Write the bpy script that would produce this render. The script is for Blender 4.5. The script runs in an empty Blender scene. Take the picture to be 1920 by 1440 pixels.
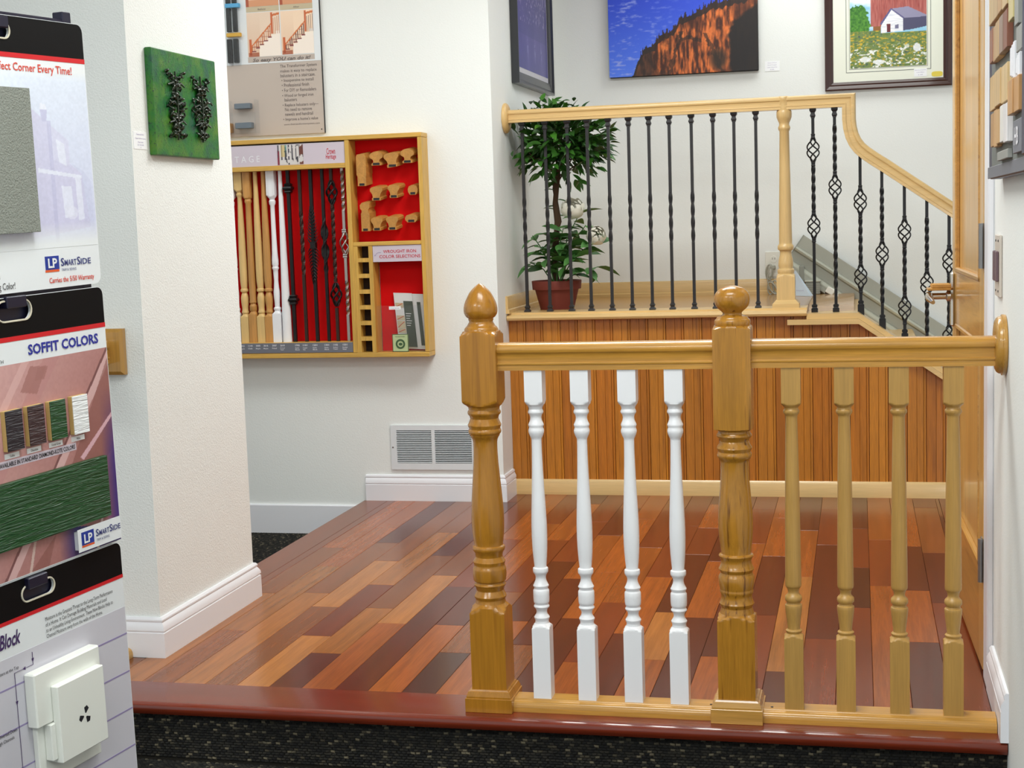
import bpy, bmesh, math, random
import numpy as np
from mathutils import Vector, Matrix

scn = bpy.context.scene
COL = scn.collection
rnd = random.Random(7)

# ------------------------------------------------------------------ camera
cam_d = bpy.data.cameras.new('camera')
cam_d.sensor_width = 36.0
cam_d.lens = 52.047
cam_d.clip_start = 0.05
cam = bpy.data.objects.new('camera', cam_d)
COL.objects.link(cam)
cam.matrix_world = Matrix(((0.97358, 0.00669, 0.22826, 0.0),
                           (0.22604, 0.11397, -0.96743, 0.0),
                           (-0.03249, 0.99346, 0.10945, 1.23),
                           (0, 0, 0, 1)))
scn.camera = cam

# ------------------------------------------------------------------ world and lights
world = bpy.data.worlds.new('showroom_daylight')
scn.world = world
world.use_nodes = True
wbg = world.node_tree.nodes['Background']
wbg.inputs['Color'].default_value = (0.89, 0.97, 0.985, 1)
wbg.inputs['Strength'].default_value = 0.85


def area(name, x, y, z, sx, sy, power, color=(0.965, 1.0, 0.965), rot=(0, 0, 0)):
    d = bpy.data.lights.new(name, 'AREA')
    d.shape = 'RECTANGLE'
    d.size = sx
    d.size_y = sy
    d.energy = power
    d.color = color
    o = bpy.data.objects.new(name, d)
    COL.objects.link(o)
    o.location = (x, y, z)
    o.rotation_euler = rot
    return o


CEIL = 2.78
area('ceiling_lamp', -0.75, 4.95, CEIL - 0.03, 1.2, 0.6, 44)
area('ceiling_lamp', -0.2, 7.0, CEIL - 0.03, 1.2, 0.6, 7)
area('ceiling_lamp', -0.6, 2.4, CEIL - 0.03, 1.2, 0.6, 31)
area('ceiling_lamp', -2.9, 5.3, CEIL - 0.03, 1.2, 0.6, 6)
area('ceiling_lamp', -0.6, -0.4, CEIL - 0.03, 1.2, 0.6, 48)
area('ceiling_lamp', -2.6, 0.2, CEIL - 0.03, 1.2, 0.6, 48)
# daylight from the shop window behind the camera
area('shop_window_daylight', 1.75, -3.4, 1.45, 2.6, 1.7, 100, (0.93, 0.97, 1.0), (math.radians(90), 0, 0))

vs = scn.view_settings
scn.display_settings.display_device = 'sRGB'
vs.view_transform = 'Standard'
vs.look = 'None'
vs.exposure = 0.0
vs.gamma = 1.0
vs.use_curve_mapping = False


# ------------------------------------------------------------------ materials
def lin(c):
    out = []
    for v in c[:3]:
        v = v / 255.0
        out.append(v / 12.92 if v <= 0.04045 else ((v + 0.055) / 1.055) ** 2.4)
    return tuple(out) + (1.0,)


MATS = {}


def new_mat(name):
    m = bpy.data.materials.new(name)
    m.use_nodes = True
    nt = m.node_tree
    b = nt.nodes['Principled BSDF']
    MATS[name] = m
    return m, nt, b


def plain(name, rgb, rough=0.5, metal=0.0, bump=None, coat=0.0, spec=0.5):
    m, nt, b = new_mat(name)
    b.inputs['Base Color'].default_value = lin(rgb)
    b.inputs['Roughness'].default_value = rough
    b.inputs['Metallic'].default_value = metal
    b.inputs['Coat Weight'].default_value = coat
    b.inputs['Coat Roughness'].default_value = 0.08
    b.inputs['Specular IOR Level'].default_value = spec
    if bump:
        sc, st, dist = bump
        tc = nt.nodes.new('ShaderNodeTexCoord')
        n = nt.nodes.new('ShaderNodeTexNoise')
        n.inputs['Scale'].default_value = sc
        n.inputs['Detail'].default_value = 3
        nt.links.new(tc.outputs['Object'], n.inputs['Vector'])
        bp = nt.nodes.new('ShaderNodeBump')
        bp.inputs['Strength'].default_value = st
        bp.inputs['Distance'].default_value = dist
        nt.links.new(n.outputs['Fac'], bp.inputs['Height'])
        nt.links.new(bp.outputs['Normal'], b.inputs['Normal'])
    return m


def wood(name, rgb, axis='Z', vary=0.22, fine=0.12, rough=0.3, coat=0.3, objcol=False, streak=0.0, sc=34.0, dark=None, spec=0.5):
    """grain runs along axis; a broad band noise plus fine pores plus a few dark mineral streaks"""
    m, nt, b = new_mat(name)
    N, L = nt.nodes.new, nt.links.new
    tc = N('ShaderNodeTexCoord')
    oi = N('ShaderNodeObjectInfo')
    mul = N('ShaderNodeMath'); mul.operation = 'MULTIPLY'; mul.inputs[1].default_value = 37.0
    L(oi.outputs['Random'], mul.inputs[0])
    add = N('ShaderNodeVectorMath'); add.operation = 'ADD'
    L(tc.outputs['Object'], add.inputs[0]); L(mul.outputs[0], add.inputs[1])

    def stretched(across, along):
        mp = N('ShaderNodeMapping')
        s = [across] * 3
        s['XYZ'.index(axis)] = along
        mp.inputs['Scale'].default_value = s
        L(add.outputs[0], mp.inputs['Vector'])
        return mp
    n1 = N('ShaderNodeTexNoise'); n1.inputs['Scale'].default_value = 1.0
    n1.inputs['Detail'].default_value = 5; n1.inputs['Distortion'].default_value = 0.8
    L(stretched(sc, sc * 0.055).outputs[0], n1.inputs['Vector'])
    n2 = N('ShaderNodeTexNoise'); n2.inputs['Scale'].default_value = 1.0; n2.inputs['Detail'].default_value = 2
    L(stretched(sc * 9, sc * 0.35).outputs[0], n2.inputs['Vector'])
    m1 = N('ShaderNodeMapRange'); m1.inputs['From Min'].default_value = 0.28; m1.inputs['From Max'].default_value = 0.72
    m1.inputs['To Min'].default_value = 1 - vary; m1.inputs['To Max'].default_value = 1 + vary
    L(n1.outputs['Fac'], m1.inputs['Value'])
    m2 = N('ShaderNodeMapRange'); m2.inputs['From Min'].default_value = 0.3; m2.inputs['From Max'].default_value = 0.7
    m2.inputs['To Min'].default_value = 1 - fine; m2.inputs['To Max'].default_value = 1 + fine
    L(n2.outputs['Fac'], m2.inputs['Value'])
    f = N('ShaderNodeMath'); f.operation = 'MULTIPLY'
    L(m1.outputs[0], f.inputs[0]); L(m2.outputs[0], f.inputs[1])
    vm = N('ShaderNodeVectorMath'); vm.operation = 'SCALE'
    L(f.outputs[0], vm.inputs['Scale'])
    if objcol:
        L(oi.outputs['Color'], vm.inputs[0])
    else:
        vm.inputs[0].default_value = lin(rgb)[:3]
    out = vm.outputs[0]
    if streak > 0:
        n3 = N('ShaderNodeTexNoise'); n3.inputs['Scale'].default_value = 1.0; n3.inputs['Detail'].default_value = 3
        L(stretched(sc * 1.3, sc * 0.05).outputs[0], n3.inputs['Vector'])
        m3 = N('ShaderNodeMapRange'); m3.inputs['From Min'].default_value = 0.60; m3.inputs['From Max'].default_value = 0.70
        m3.inputs['To Min'].default_value = 0; m3.inputs['To Max'].default_value = streak
        L(n3.outputs['Fac'], m3.inputs['Value'])
        mx = N('ShaderNodeMix'); mx.data_type = 'RGBA'
        L(m3.outputs[0], mx.inputs['Factor'])
        L(out, mx.inputs[6]); mx.inputs[7].default_value = lin(dark or (70, 40, 16))
        out = mx.outputs[2]
    L(out, b.inputs['Base Color'])
    b.inputs['Roughness'].default_value = rough
    b.inputs['Coat Weight'].default_value = coat
    b.inputs['Coat Roughness'].default_value = 0.1
    b.inputs['Specular IOR Level'].default_value = spec
    bp = N('ShaderNodeBump'); bp.inputs['Strength'].default_value = 0.06; bp.inputs['Distance'].default_value = 0.001
    L(n2.outputs['Fac'], bp.inputs['Height']); L(bp.outputs['Normal'], b.inputs['Normal'])
    return m


def printed(name, rough=0.6, coat=0.0):
    m, nt, b = new_mat(name)
    a = nt.nodes.new('ShaderNodeVertexColor')
    a.layer_name = 'Col'
    nt.links.new(a.outputs['Color'], b.inputs['Base Color'])
    b.inputs['Roughness'].default_value = rough
    b.inputs['Coat Weight'].default_value = coat
    return m


plain('wall_paint', (238, 240, 238), 0.75, bump=(170, 0.22, 0.0025))
plain('wall_texture', (238, 240, 238), 0.75, bump=(190, 0.45, 0.004))
plain('ceiling_paint', (236, 236, 232), 0.85)
plain('trim_white', (238, 238, 244), 0.35, coat=0.1)
plain('white_gloss', (242, 242, 246), 0.28, coat=0.2)
plain('carpet_base', (34, 32, 28), 0.95, bump=(160, 0.5, 0.004), spec=0.1)
wood('oak_honey', (186, 138, 62), 'Z', 0.14, 0.08, 0.3, 0.5, streak=0.45, dark=(120, 70, 22))
wood('oak_honey_x', (190, 138, 56), 'X', 0.14, 0.12, 0.26, 0.4, streak=0.25, dark=(130, 80, 28))
wood('oak_honey_y', (200, 155, 82), 'Y', 0.12, 0.09, 0.3, 0.4)
wood('oak_newel', (172, 116, 34), 'Z', 0.14, 0.07, 0.25, 0.22, streak=0.35, dark=(110, 66, 20))
wood('oak_newel_striped', (174, 120, 38), 'Z', 0.13, 0.1, 0.25, 0.22, streak=0.9, dark=(104, 60, 18), sc=64)
wood('oak_newel_base_x', (190, 142, 70), 'X', 0.24, 0.12, 0.25, 0.5, streak=0.6, dark=(120, 74, 26))
wood('oak_natural', (184, 142, 74), 'Z', 0.1, 0.07, 0.4, 0.2)
wood('maple', (216, 180, 120), 'X', 0.08, 0.05, 0.35, 0.3)
wood('maple_z', (214, 178, 118), 'Z', 0.08, 0.05, 0.35, 0.3)
wood('maple_y', (214, 178, 118), 'Y', 0.08, 0.05, 0.35, 0.3)
wood('plank_wood', (0, 0, 0), 'Y', 0.2, 0.1, 0.24, 0.12, objcol=True, streak=0.18, dark=(52, 16, 6), sc=30, spec=0.4)
wood('nosing_wood', (112, 40, 20), 'X', 0.18, 0.12, 0.22, 0.35)
wood('border_wood', (126, 62, 30), 'Y', 0.2, 0.12, 0.24, 0.15, spec=0.4)
wood('bead_wood', (0, 0, 0), 'Z', 0.13, 0.16, 0.42, 0.2, objcol=True, streak=0.3, dark=(84, 34, 8), sc=40)
wood('door_wood', (206, 160, 90), 'Z', 0.14, 0.08, 0.3, 0.4, streak=0.55, dark=(120, 74, 34), sc=30)
wood('door_wood_y', (196, 146, 74), 'Y', 0.14, 0.08, 0.3, 0.4, streak=0.45, dark=(120, 74, 34), sc=30)
wood('case_oak_x', (206, 162, 76), 'X', 0.12, 0.14, 0.45, 0.1)
wood('case_oak_z', (206, 162, 76), 'Z', 0.12, 0.14, 0.45, 0.1)
wood('block_oak', (188, 134, 64), 'Y', 0.16, 0.14, 0.5, 0.1)
wood('sample_maple', (222, 186, 122), 'Z', 0.08, 0.05, 0.45, 0.1)
wood('sample_oak', (196, 142, 76), 'Z', 0.16, 0.1, 0.45, 0.1)
wood('chip_wood', (0, 0, 0), 'Z', 0.18, 0.12, 0.5, 0.1, objcol=True)
plain('iron_black', (26, 25, 27), 0.42, 0.35)
plain('iron_dark', (44, 42, 44), 0.45, 0.3, bump=(300, 0.3, 0.001))
plain('iron_copper', (58, 40, 34), 0.45, 0.4)
plain('nickel', (196, 192, 190), 0.28, 0.9)
plain('chrome', (214, 212, 208), 0.16, 1.0)
plain('hinge_steel', (150, 150, 150), 0.35, 0.8)
plain('red_felt', (216, 6, 10), 0.85, spec=0.2)
plain('pot_clay', (116, 46, 34), 0.7, bump=(60, 0.1, 0.002))
plain('soil', (46, 34, 24), 0.95)
plain('bark', (74, 52, 34), 0.9, bump=(90, 0.6, 0.004))
plain('petal_white', (244, 240, 226), 0.6)
plain('frame_black', (32, 34, 40), 0.35, coat=0.3)
plain('frame_mahogany', (58, 26, 20), 0.3, coat=0.4)
plain('mat_cream', (238, 240, 226), 0.8)
plain('mat_grey', (200, 198, 204), 0.8)
plain('mat_line', (70, 72, 78), 0.8)
plain('gold_plate', (206, 184, 70), 0.35, 0.4)
plain('paper_white', (246, 247, 250), 0.6)
plain('ink_black', (30, 30, 34), 0.6)
plain('ink_grey', (104, 94, 92), 0.6)
plain('ink_pale', (232, 230, 236), 0.6)
plain('ink_red', (196, 40, 60), 0.6)
plain('ink_orange', (214, 70, 52), 0.6)
plain('ink_blue', (38, 44, 150), 0.6)
plain('ink_navy', (44, 52, 120), 0.6)
plain('ink_purple', (62, 34, 92), 0.6)
plain('ink_lavender', (150, 138, 180), 0.6)
plain('logo_blue', (28, 54, 150), 0.5)
plain('logo_orange', (226, 92, 40), 0.5)
plain('board_white', (232, 236, 240), 0.35, coat=0.2)
plain('board_black', (13, 12, 14), 0.5, spec=0.12)
plain('cubby_shade', (44, 24, 14), 0.8)
plain('grille_mid', (96, 108, 110), 0.8)
wood('landing_wood', (176, 132, 78), 'X', 0.1, 0.06, 0.25, 0.4)
plain('board_red', (208, 24, 36), 0.4)
plain('board_edge', (214, 206, 186), 0.6)
plain('board_grey_print', (208, 206, 216), 0.45, coat=0.1)
plain('rack_navy', (26, 24, 48), 0.4, 0.2)
plain('siding_grey', (138, 142, 134), 0.8, bump=(300, 0.9, 0.004))
plain('chip_core', (196, 168, 106), 0.9, bump=(200, 0.4, 0.002))
plain('vinyl_white', (238, 240, 234), 0.4, bump=(240, 0.1, 0.001))
plain('hole_black', (16, 14, 26), 0.8)
plain('poster_tan', (190, 176, 166), 0.5)
plain('poster_white', (226, 229, 232), 0.5)
plain('strip_tan', (196, 180, 150), 0.5)
plain('band_blue', (84, 176, 226), 0.5)
plain('band_orange', (232, 176, 46), 0.5)
plain('sign_mauve', (206, 194, 206), 0.5)
plain('strip_grey', (112, 114, 124), 0.5)
plain('lead_grey', (112, 122, 132), 0.5, 0.2)
plain('card_green', (184, 200, 150), 0.6)
plain('card_dark_green', (62, 92, 58), 0.6)
plain('leaflet_dark', (74, 82, 72), 0.5)
plain('leaflet_white', (222, 222, 222), 0.5)
plain('leaflet_blue', (206, 220, 234), 0.5)
plain('grille_white', (226, 230, 234), 0.4)
plain('grille_cavity_shade', (22, 50, 56), 0.8)
plain('rail_grey', (168, 168, 156), 0.45, 0.1)
plain('rail_grey_light', (192, 194, 180), 0.45, 0.1)
plain('outlet_white', (236, 234, 224), 0.4)
plain('cable_grey', (172, 170, 156), 0.5)
plain('device_grey', (150, 152, 142), 0.5)
plain('switch_beige', (206, 196, 186), 0.4)
plain('switch_brown', (110, 88, 96), 0.4)
plain('board_navy', (34, 36, 70), 0.4)
plain('board_slate', (112, 116, 112), 0.7)
plain('chip_stone', (150, 150, 146), 0.6)
plain('chip_white', (232, 232, 238), 0.5)
plain('ornament_dark', (28, 42, 26), 0.3, 0.3, coat=0.4)
printed('print_matte', 0.6)
printed('print_gloss', 0.4, 0.15)
printed('carpet_yarn', 0.95)


def tuned_leaf(name, a, b_, rough):
    m, nt, b = new_mat(name)
    oi = nt.nodes.new('ShaderNodeObjectInfo')
    tc = nt.nodes.new('ShaderNodeTexCoord')
    n = nt.nodes.new('ShaderNodeTexNoise'); n.inputs['Scale'].default_value = 9
    nt.links.new(tc.outputs['Object'], n.inputs['Vector'])
    ad = nt.nodes.new('ShaderNodeMath'); ad.operation = 'ADD'
    nt.links.new(oi.outputs['Random'], ad.inputs[0]); nt.links.new(n.outputs['Fac'], ad.inputs[1])
    hf = nt.nodes.new('ShaderNodeMath'); hf.operation = 'MULTIPLY'; hf.inputs[1].default_value = 0.6
    nt.links.new(ad.outputs[0], hf.inputs[0])
    mx = nt.nodes.new('ShaderNodeMix'); mx.data_type = 'RGBA'
    nt.links.new(hf.outputs[0], mx.inputs['Factor'])
    mx.inputs[6].default_value = lin(a); mx.inputs[7].default_value = lin(b_)
    nt.links.new(mx.outputs[2], b.inputs['Base Color'])
    b.inputs['Roughness'].default_value = rough
    return m


tuned_leaf('leaf_dark', (14, 44, 14), (70, 130, 40), 0.38)
tuned_leaf('leaf_bush', (34, 84, 30), (92, 146, 74), 0.45)


def green_paint():
    m, nt, b = new_mat('green_paint')
    N, L = nt.nodes.new, nt.links.new
    tc = N('ShaderNodeTexCoord')
    n1 = N('ShaderNodeTexNoise'); n1.inputs['Scale'].default_value = 16; n1.inputs['Detail'].default_value = 5
    n2 = N('ShaderNodeTexNoise'); n2.inputs['Scale'].default_value = 60; n2.inputs['Detail'].default_value = 4; n2.inputs['Distortion'].default_value = 2.5
    L(tc.outputs['Object'], n1.inputs['Vector']); L(tc.outputs['Object'], n2.inputs['Vector'])
    r = N('ShaderNodeValToRGB')
    e = r.color_ramp.elements
    e[0].position = 0.3; e[0].color = lin((16, 78, 62))
    e[1].position = 0.7; e[1].color = lin((76, 122, 22))
    k = e.new(0.5); k.color = lin((24, 106, 26))
    L(n1.outputs['Fac'], r.inputs['Fac'])
    m2 = N('ShaderNodeMapRange'); m2.inputs['From Min'].default_value = 0.56; m2.inputs['From Max'].default_value = 0.68
    L(n2.outputs['Fac'], m2.inputs['Value'])
    mx = N('ShaderNodeMix'); mx.data_type = 'RGBA'
    L(m2.outputs[0], mx.inputs['Factor']); L(r.outputs['Color'], mx.inputs[6]); mx.inputs[7].default_value = lin((10, 44, 36))
    L(mx.outputs[2], b.inputs['Base Color'])
    b.inputs['Roughness'].default_value = 0.4
    bp = N('ShaderNodeBump'); bp.inputs['Strength'].default_value = 0.5; bp.inputs['Distance'].default_value = 0.003
    L(n2.outputs['Fac'], bp.inputs['Height']); L(bp.outputs['Normal'], b.inputs['Normal'])


green_paint()


def ribbed_paint(name, rgb, rough=0.4):
    """wood-embossed paint: fine relief running along local X"""
    m, nt, b = new_mat(name)
    N, L = nt.nodes.new, nt.links.new
    tc = N('ShaderNodeTexCoord')
    mp = N('ShaderNodeMapping'); mp.inputs['Scale'].default_value = (14, 14, 170)
    n = N('ShaderNodeTexNoise'); n.inputs['Scale'].default_value = 1; n.inputs['Detail'].default_value = 3; n.inputs['Distortion'].default_value = 1.2
    L(tc.outputs['Object'], mp.inputs['Vector']); L(mp.outputs[0], n.inputs['Vector'])
    b.inputs['Base Color'].default_value = lin(rgb)
    b.inputs['Roughness'].default_value = rough
    bp = N('ShaderNodeBump'); bp.inputs['Strength'].default_value = 0.9; bp.inputs['Distance'].default_value = 0.006
    L(n.outputs['Fac'], bp.inputs['Height']); L(bp.outputs['Normal'], b.inputs['Normal'])


ribbed_paint('emboss_green', (16, 72, 34))
ribbed_paint('emboss_coffee', (34, 30, 40))
ribbed_paint('emboss_chocolate', (58, 38, 42))
ribbed_paint('emboss_white', (238, 240, 242))

m_, nt_, b_ = new_mat('clear_acrylic')
tr = nt_.nodes.new('ShaderNodeBsdfTransparent'); tr.inputs['Color'].default_value = (0.96, 0.97, 0.98, 1)
gl = nt_.nodes.new('ShaderNodeBsdfGlossy'); gl.inputs['Roughness'].default_value = 0.05
mxs = nt_.nodes.new('ShaderNodeMixShader')
mxs.inputs[0].default_value = 0.035; nt_.links.new(tr.outputs[0], mxs.inputs[1]); nt_.links.new(gl.outputs[0], mxs.inputs[2])
nt_.links.new(mxs.outputs[0], nt_.nodes['Material Output'].inputs['Surface'])


# ------------------------------------------------------------------ mesh helpers
class MB:
    """collects geometry in world coordinates"""
    def __init__(s):
        s.v, s.f = [], []

    def add(s, vs, fs):
        o = len(s.v)
        s.v.extend([tuple(map(float, p)) for p in vs])
        s.f.extend([tuple(i + o for i in f) for f in fs])
        return s

    def box(s, x0, x1, y0, y1, z0, z1, b=0.0):
        if x0 > x1: x0, x1 = x1, x0
        if y0 > y1: y0, y1 = y1, y0
        if z0 > z1: z0, z1 = z1, z0
        return s.add(*boxgeo(x0, x1, y0, y1, z0, z1, b))

    def obox(s, O, ux, uy, uz, r, b=0.0):
        """box in a local frame: r=(x0,x1,y0,y1,z0,z1)"""
        vs, fs = boxgeo(*r, b)
        O, ux, uy, uz = map(np.array, (O, ux, uy, uz))
        return s.add([O + p[0] * ux + p[1] * uy + p[2] * uz for p in np.array(vs)], fs)

    def turned(s, prof, a=None, c=(0, 0), n=40):
        """lathe about z through c; every level is a circle of the profile radius clipped by a square of half side a"""
        th = np.arange(n) / n * 2 * math.pi + math.pi / n * (0 if n % 8 == 0 else 1)
        sq = None if a is None else a / np.maximum(np.abs(np.cos(th)), np.abs(np.sin(th)))
        vs, fs = [], []
        for z, r in prof:
            rr = np.full(n, r) if sq is None else np.minimum(sq, r)
            vs += [(c[0] + q * math.cos(t), c[1] + q * math.sin(t), z) for q, t in zip(rr, th)]
        m = len(prof)
        for i in range(m - 1):
            for j in range(n):
                k = (j + 1) % n
                fs.append((i * n + j, i * n + k, (i + 1) * n + k, (i + 1) * n + j))
        fs.append(tuple(range(n - 1, -1, -1)))
        fs.append(tuple((m - 1) * n + j for j in range(n)))
        return s.add(vs, fs)

    def lathe_axis(s, prof, O, ax, n=32):
        """prof of (t, r) along axis ax from O"""
        ax = Vector(ax).normalized()
        q = Vector((0, 0, 1)).rotation_difference(ax)
        t = MB().turned(prof, None, (0, 0), n)
        return s.add([Vector(O) + q @ Vector(p) for p in t.v], t.f)

    def prism(s, poly, axis, a0, a1):
        """polygon in the two other axes (x,z for Y; y,z for X; x,y for Z) pushed along axis"""
        def pt(p, a):
            return {'X': (a, p[0], p[1]), 'Y': (p[0], a, p[1]), 'Z': (p[0], p[1], a)}[axis]
        n = len(poly)
        vs = [pt(p, a0) for p in poly] + [pt(p, a1) for p in poly]
        fs = [(i, (i + 1) % n, n + (i + 1) % n, n + i) for i in range(n)]
        fs += [tuple(range(n - 1, -1, -1)), tuple(range(n, 2 * n))]
        return s.add(vs, fs)

    def tube(s, pts, r, n=8, closed=False):
        pts = [Vector(p) for p in pts]
        m = len(pts)
        rs = r if isinstance(r, (list, tuple)) else [r] * m
        vs, fs = [], []
        ref = None
        for i, p in enumerate(pts):
            if closed:
                d = (pts[(i + 1) % m] - pts[i - 1]).normalized()
            else:
                d = (pts[min(i + 1, m - 1)] - pts[max(i - 1, 0)]).normalized()
            if ref is None:
                ref = Vector((0, 0, 1)) if abs(d.z) < 0.9 else Vector((1, 0, 0))
                ref = (ref - d * ref.dot(d)).normalized()
            else:
                ref = (ref - d * ref.dot(d)).normalized()
            b = d.cross(ref)
            vs += [p + (ref * math.cos(k * 2 * math.pi / n) + b * math.sin(k * 2 * math.pi / n)) * rs[i] for k in range(n)]
        for i in range(m if closed else m - 1):
            i2 = (i + 1) % m
            for k in range(n):
                k2 = (k + 1) % n
                fs.append((i * n + k, i * n + k2, i2 * n + k2, i2 * n + k))
        if not closed:
            fs.append(tuple(range(n - 1, -1, -1)))
            fs.append(tuple((m - 1) * n + k for k in range(n)))
        return s.add(vs, fs)

    def sweep_xz(s, prof, path, y):
        """profile of (depth, height) carried along a path in the xz plane at depth y, with mitred corners"""
        P = [np.array(p, float) for p in path]
        m, n = len(P), len(prof)
        vs, fs = [], []
        for i in range(m):
            d0 = (P[i] - P[i - 1]) if i > 0 else (P[1] - P[0])
            d1 = (P[i + 1] - P[i]) if i < m - 1 else d0
            d0 = d0 / np.linalg.norm(d0); d1 = d1 / np.linalg.norm(d1)
            n0 = np.array((-d0[1], d0[0])); n1 = np.array((-d1[1], d1[0]))
            b = n0 + n1; b /= np.linalg.norm(b)
            b /= max(0.35, float(b @ n0))
            for dd, h in prof:
                q = P[i] + b * h
                vs.append((q[0], y + dd, q[1]))
        for i in range(m - 1):
            for k in range(n):
                k2 = (k + 1) % n
                fs.append((i * n + k, i * n + k2, (i + 1) * n + k2, (i + 1) * n + k))
        fs.append(tuple(range(n - 1, -1, -1)))
        fs.append(tuple((m - 1) * n + k for k in range(n)))
        return s.add(vs, fs)

    def sqbar(s, c, a, levels):
        """square bar about z; levels of (z, angle)"""
        vs, fs = [], []
        for z, t in levels:
            for k in range(4):
                q = t + math.pi / 4 + k * math.pi / 2
                vs.append((c[0] + a * 1.4142 * math.cos(q), c[1] + a * 1.4142 * math.sin(q), z))
        m = len(levels)
        for i in range(m - 1):
            for k in range(4):
                k2 = (k + 1) % 4
                fs.append((i * 4 + k, i * 4 + k2, i * 4 + 4 + k2, i * 4 + 4 + k))
        fs += [(3, 2, 1, 0), tuple((m - 1) * 4 + k for k in range(4))]
        return s.add(vs, fs)


def boxgeo(x0, x1, y0, y1, z0, z1, b):
    if b <= 0:
        vs = [(x, y, z) for x in (x0, x1) for y in (y0, y1) for z in (z0, z1)]
        fs = [(0, 1, 3, 2), (4, 6, 7, 5), (0, 4, 5, 1), (2, 3, 7, 6), (0, 2, 6, 4), (1, 5, 7, 3)]
        return vs, fs
    X, Y, Z = (x0, x1), (y0, y1), (z0, z1)
    sg = (1, -1)
    vs, idx = [], {}
    for i in range(2):
        for j in range(2):
            for k in range(2):
                for ax in range(3):
                    p = [X[i] + (b * sg[i] if ax != 0 else 0), Y[j] + (b * sg[j] if ax != 1 else 0), Z[k] + (b * sg[k] if ax != 2 else 0)]
                    idx[(i, j, k, ax)] = len(vs)
                    vs.append(tuple(p))
    fs = []
    for s_ in range(2):
        fs.append([idx[(s_, j, k, 0)] for j, k in ((0, 0), (1, 0), (1, 1), (0, 1))])
        fs.append([idx[(i, s_, k, 1)] for i, k in ((0, 0), (1, 0), (1, 1), (0, 1))])
        fs.append([idx[(i, j, s_, 2)] for i, j in ((0, 0), (1, 0), (1, 1), (0, 1))])
    for i in range(2):
        for j in range(2):
            fs.append([idx[(i, j, 0, 0)], idx[(i, j, 1, 0)], idx[(i, j, 1, 1)], idx[(i, j, 0, 1)]])
            fs.append([idx[(i, 0, j, 0)], idx[(i, 1, j, 0)], idx[(i, 1, j, 2)], idx[(i, 0, j, 2)]])
            fs.append([idx[(0, i, j, 1)], idx[(1, i, j, 1)], idx[(1, i, j, 2)], idx[(0, i, j, 2)]])
            for k in range(2):
                fs.append([idx[(i, j, k, 0)], idx[(i, j, k, 1)], idx[(i, j, k, 2)]])
    return vs, [tuple(f) for f in fs]


WLOC = {}


def to_mesh(name, mb, mat, origin, smooth):
    O = np.array(origin)
    me = bpy.data.meshes.new(name)
    me.from_pydata([tuple(np.array(p) - O) for p in mb.v], [], mb.f)
    bm = bmesh.new(); bm.from_mesh(me)
    bmesh.ops.recalc_face_normals(bm, faces=bm.faces)
    bm.to_mesh(me); bm.free()
    if mat:
        me.materials.append(MATS[mat])
    if smooth:
        me.polygons.foreach_set('use_smooth', [True] * len(me.polygons))
        me.set_sharp_from_angle(angle=math.radians(smooth))
    me.update()
    return me


def setp(o, label=None, cat=None, group=None, kind=None):
    if label: o['label'] = label
    if cat: o['category'] = cat
    if group: o['group'] = group
    if kind: o['kind'] = kind
    return o


def link(name, data, parent, origin):
    o = bpy.data.objects.new(name, data)
    COL.objects.link(o)
    P = WLOC[parent.name] if parent else (0, 0, 0)
    if parent:
        o.parent = parent
    o.location = np.array(origin, float) - np.array(P, float)
    WLOC[o.name] = tuple(np.array(origin, float))
    return o


def build(name, mb, mat, parent=None, origin=None, smooth=30, **k):
    if origin is None:
        a = np.array(mb.v)
        origin = (a.min(0) + a.max(0)) / 2
        origin[2] = a[:, 2].min()
    o = link(name, to_mesh(name, mb, mat, origin, smooth), parent, origin)
    return setp(o, **k)


def thing(name, loc, label, cat, group=None):
    o = link(name, None, None, loc)
    o.empty_display_size = 0.05
    return setp(o, label, cat, group)


def struct(name, mb, mat, label=None, **k):
    return build(name, mb, mat, None, kind='structure', label=label, **k)


def dup(src, parent, origin, name=None):
    o = src.copy()
    if name: o.name = name
    COL.objects.link(o)
    if parent:
        o.parent = parent
    P = WLOC[parent.name] if parent else (0, 0, 0)
    o.location = np.array(origin, float) - np.array(P, float)
    WLOC[o.name] = tuple(np.array(origin, float))
    return o


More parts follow.
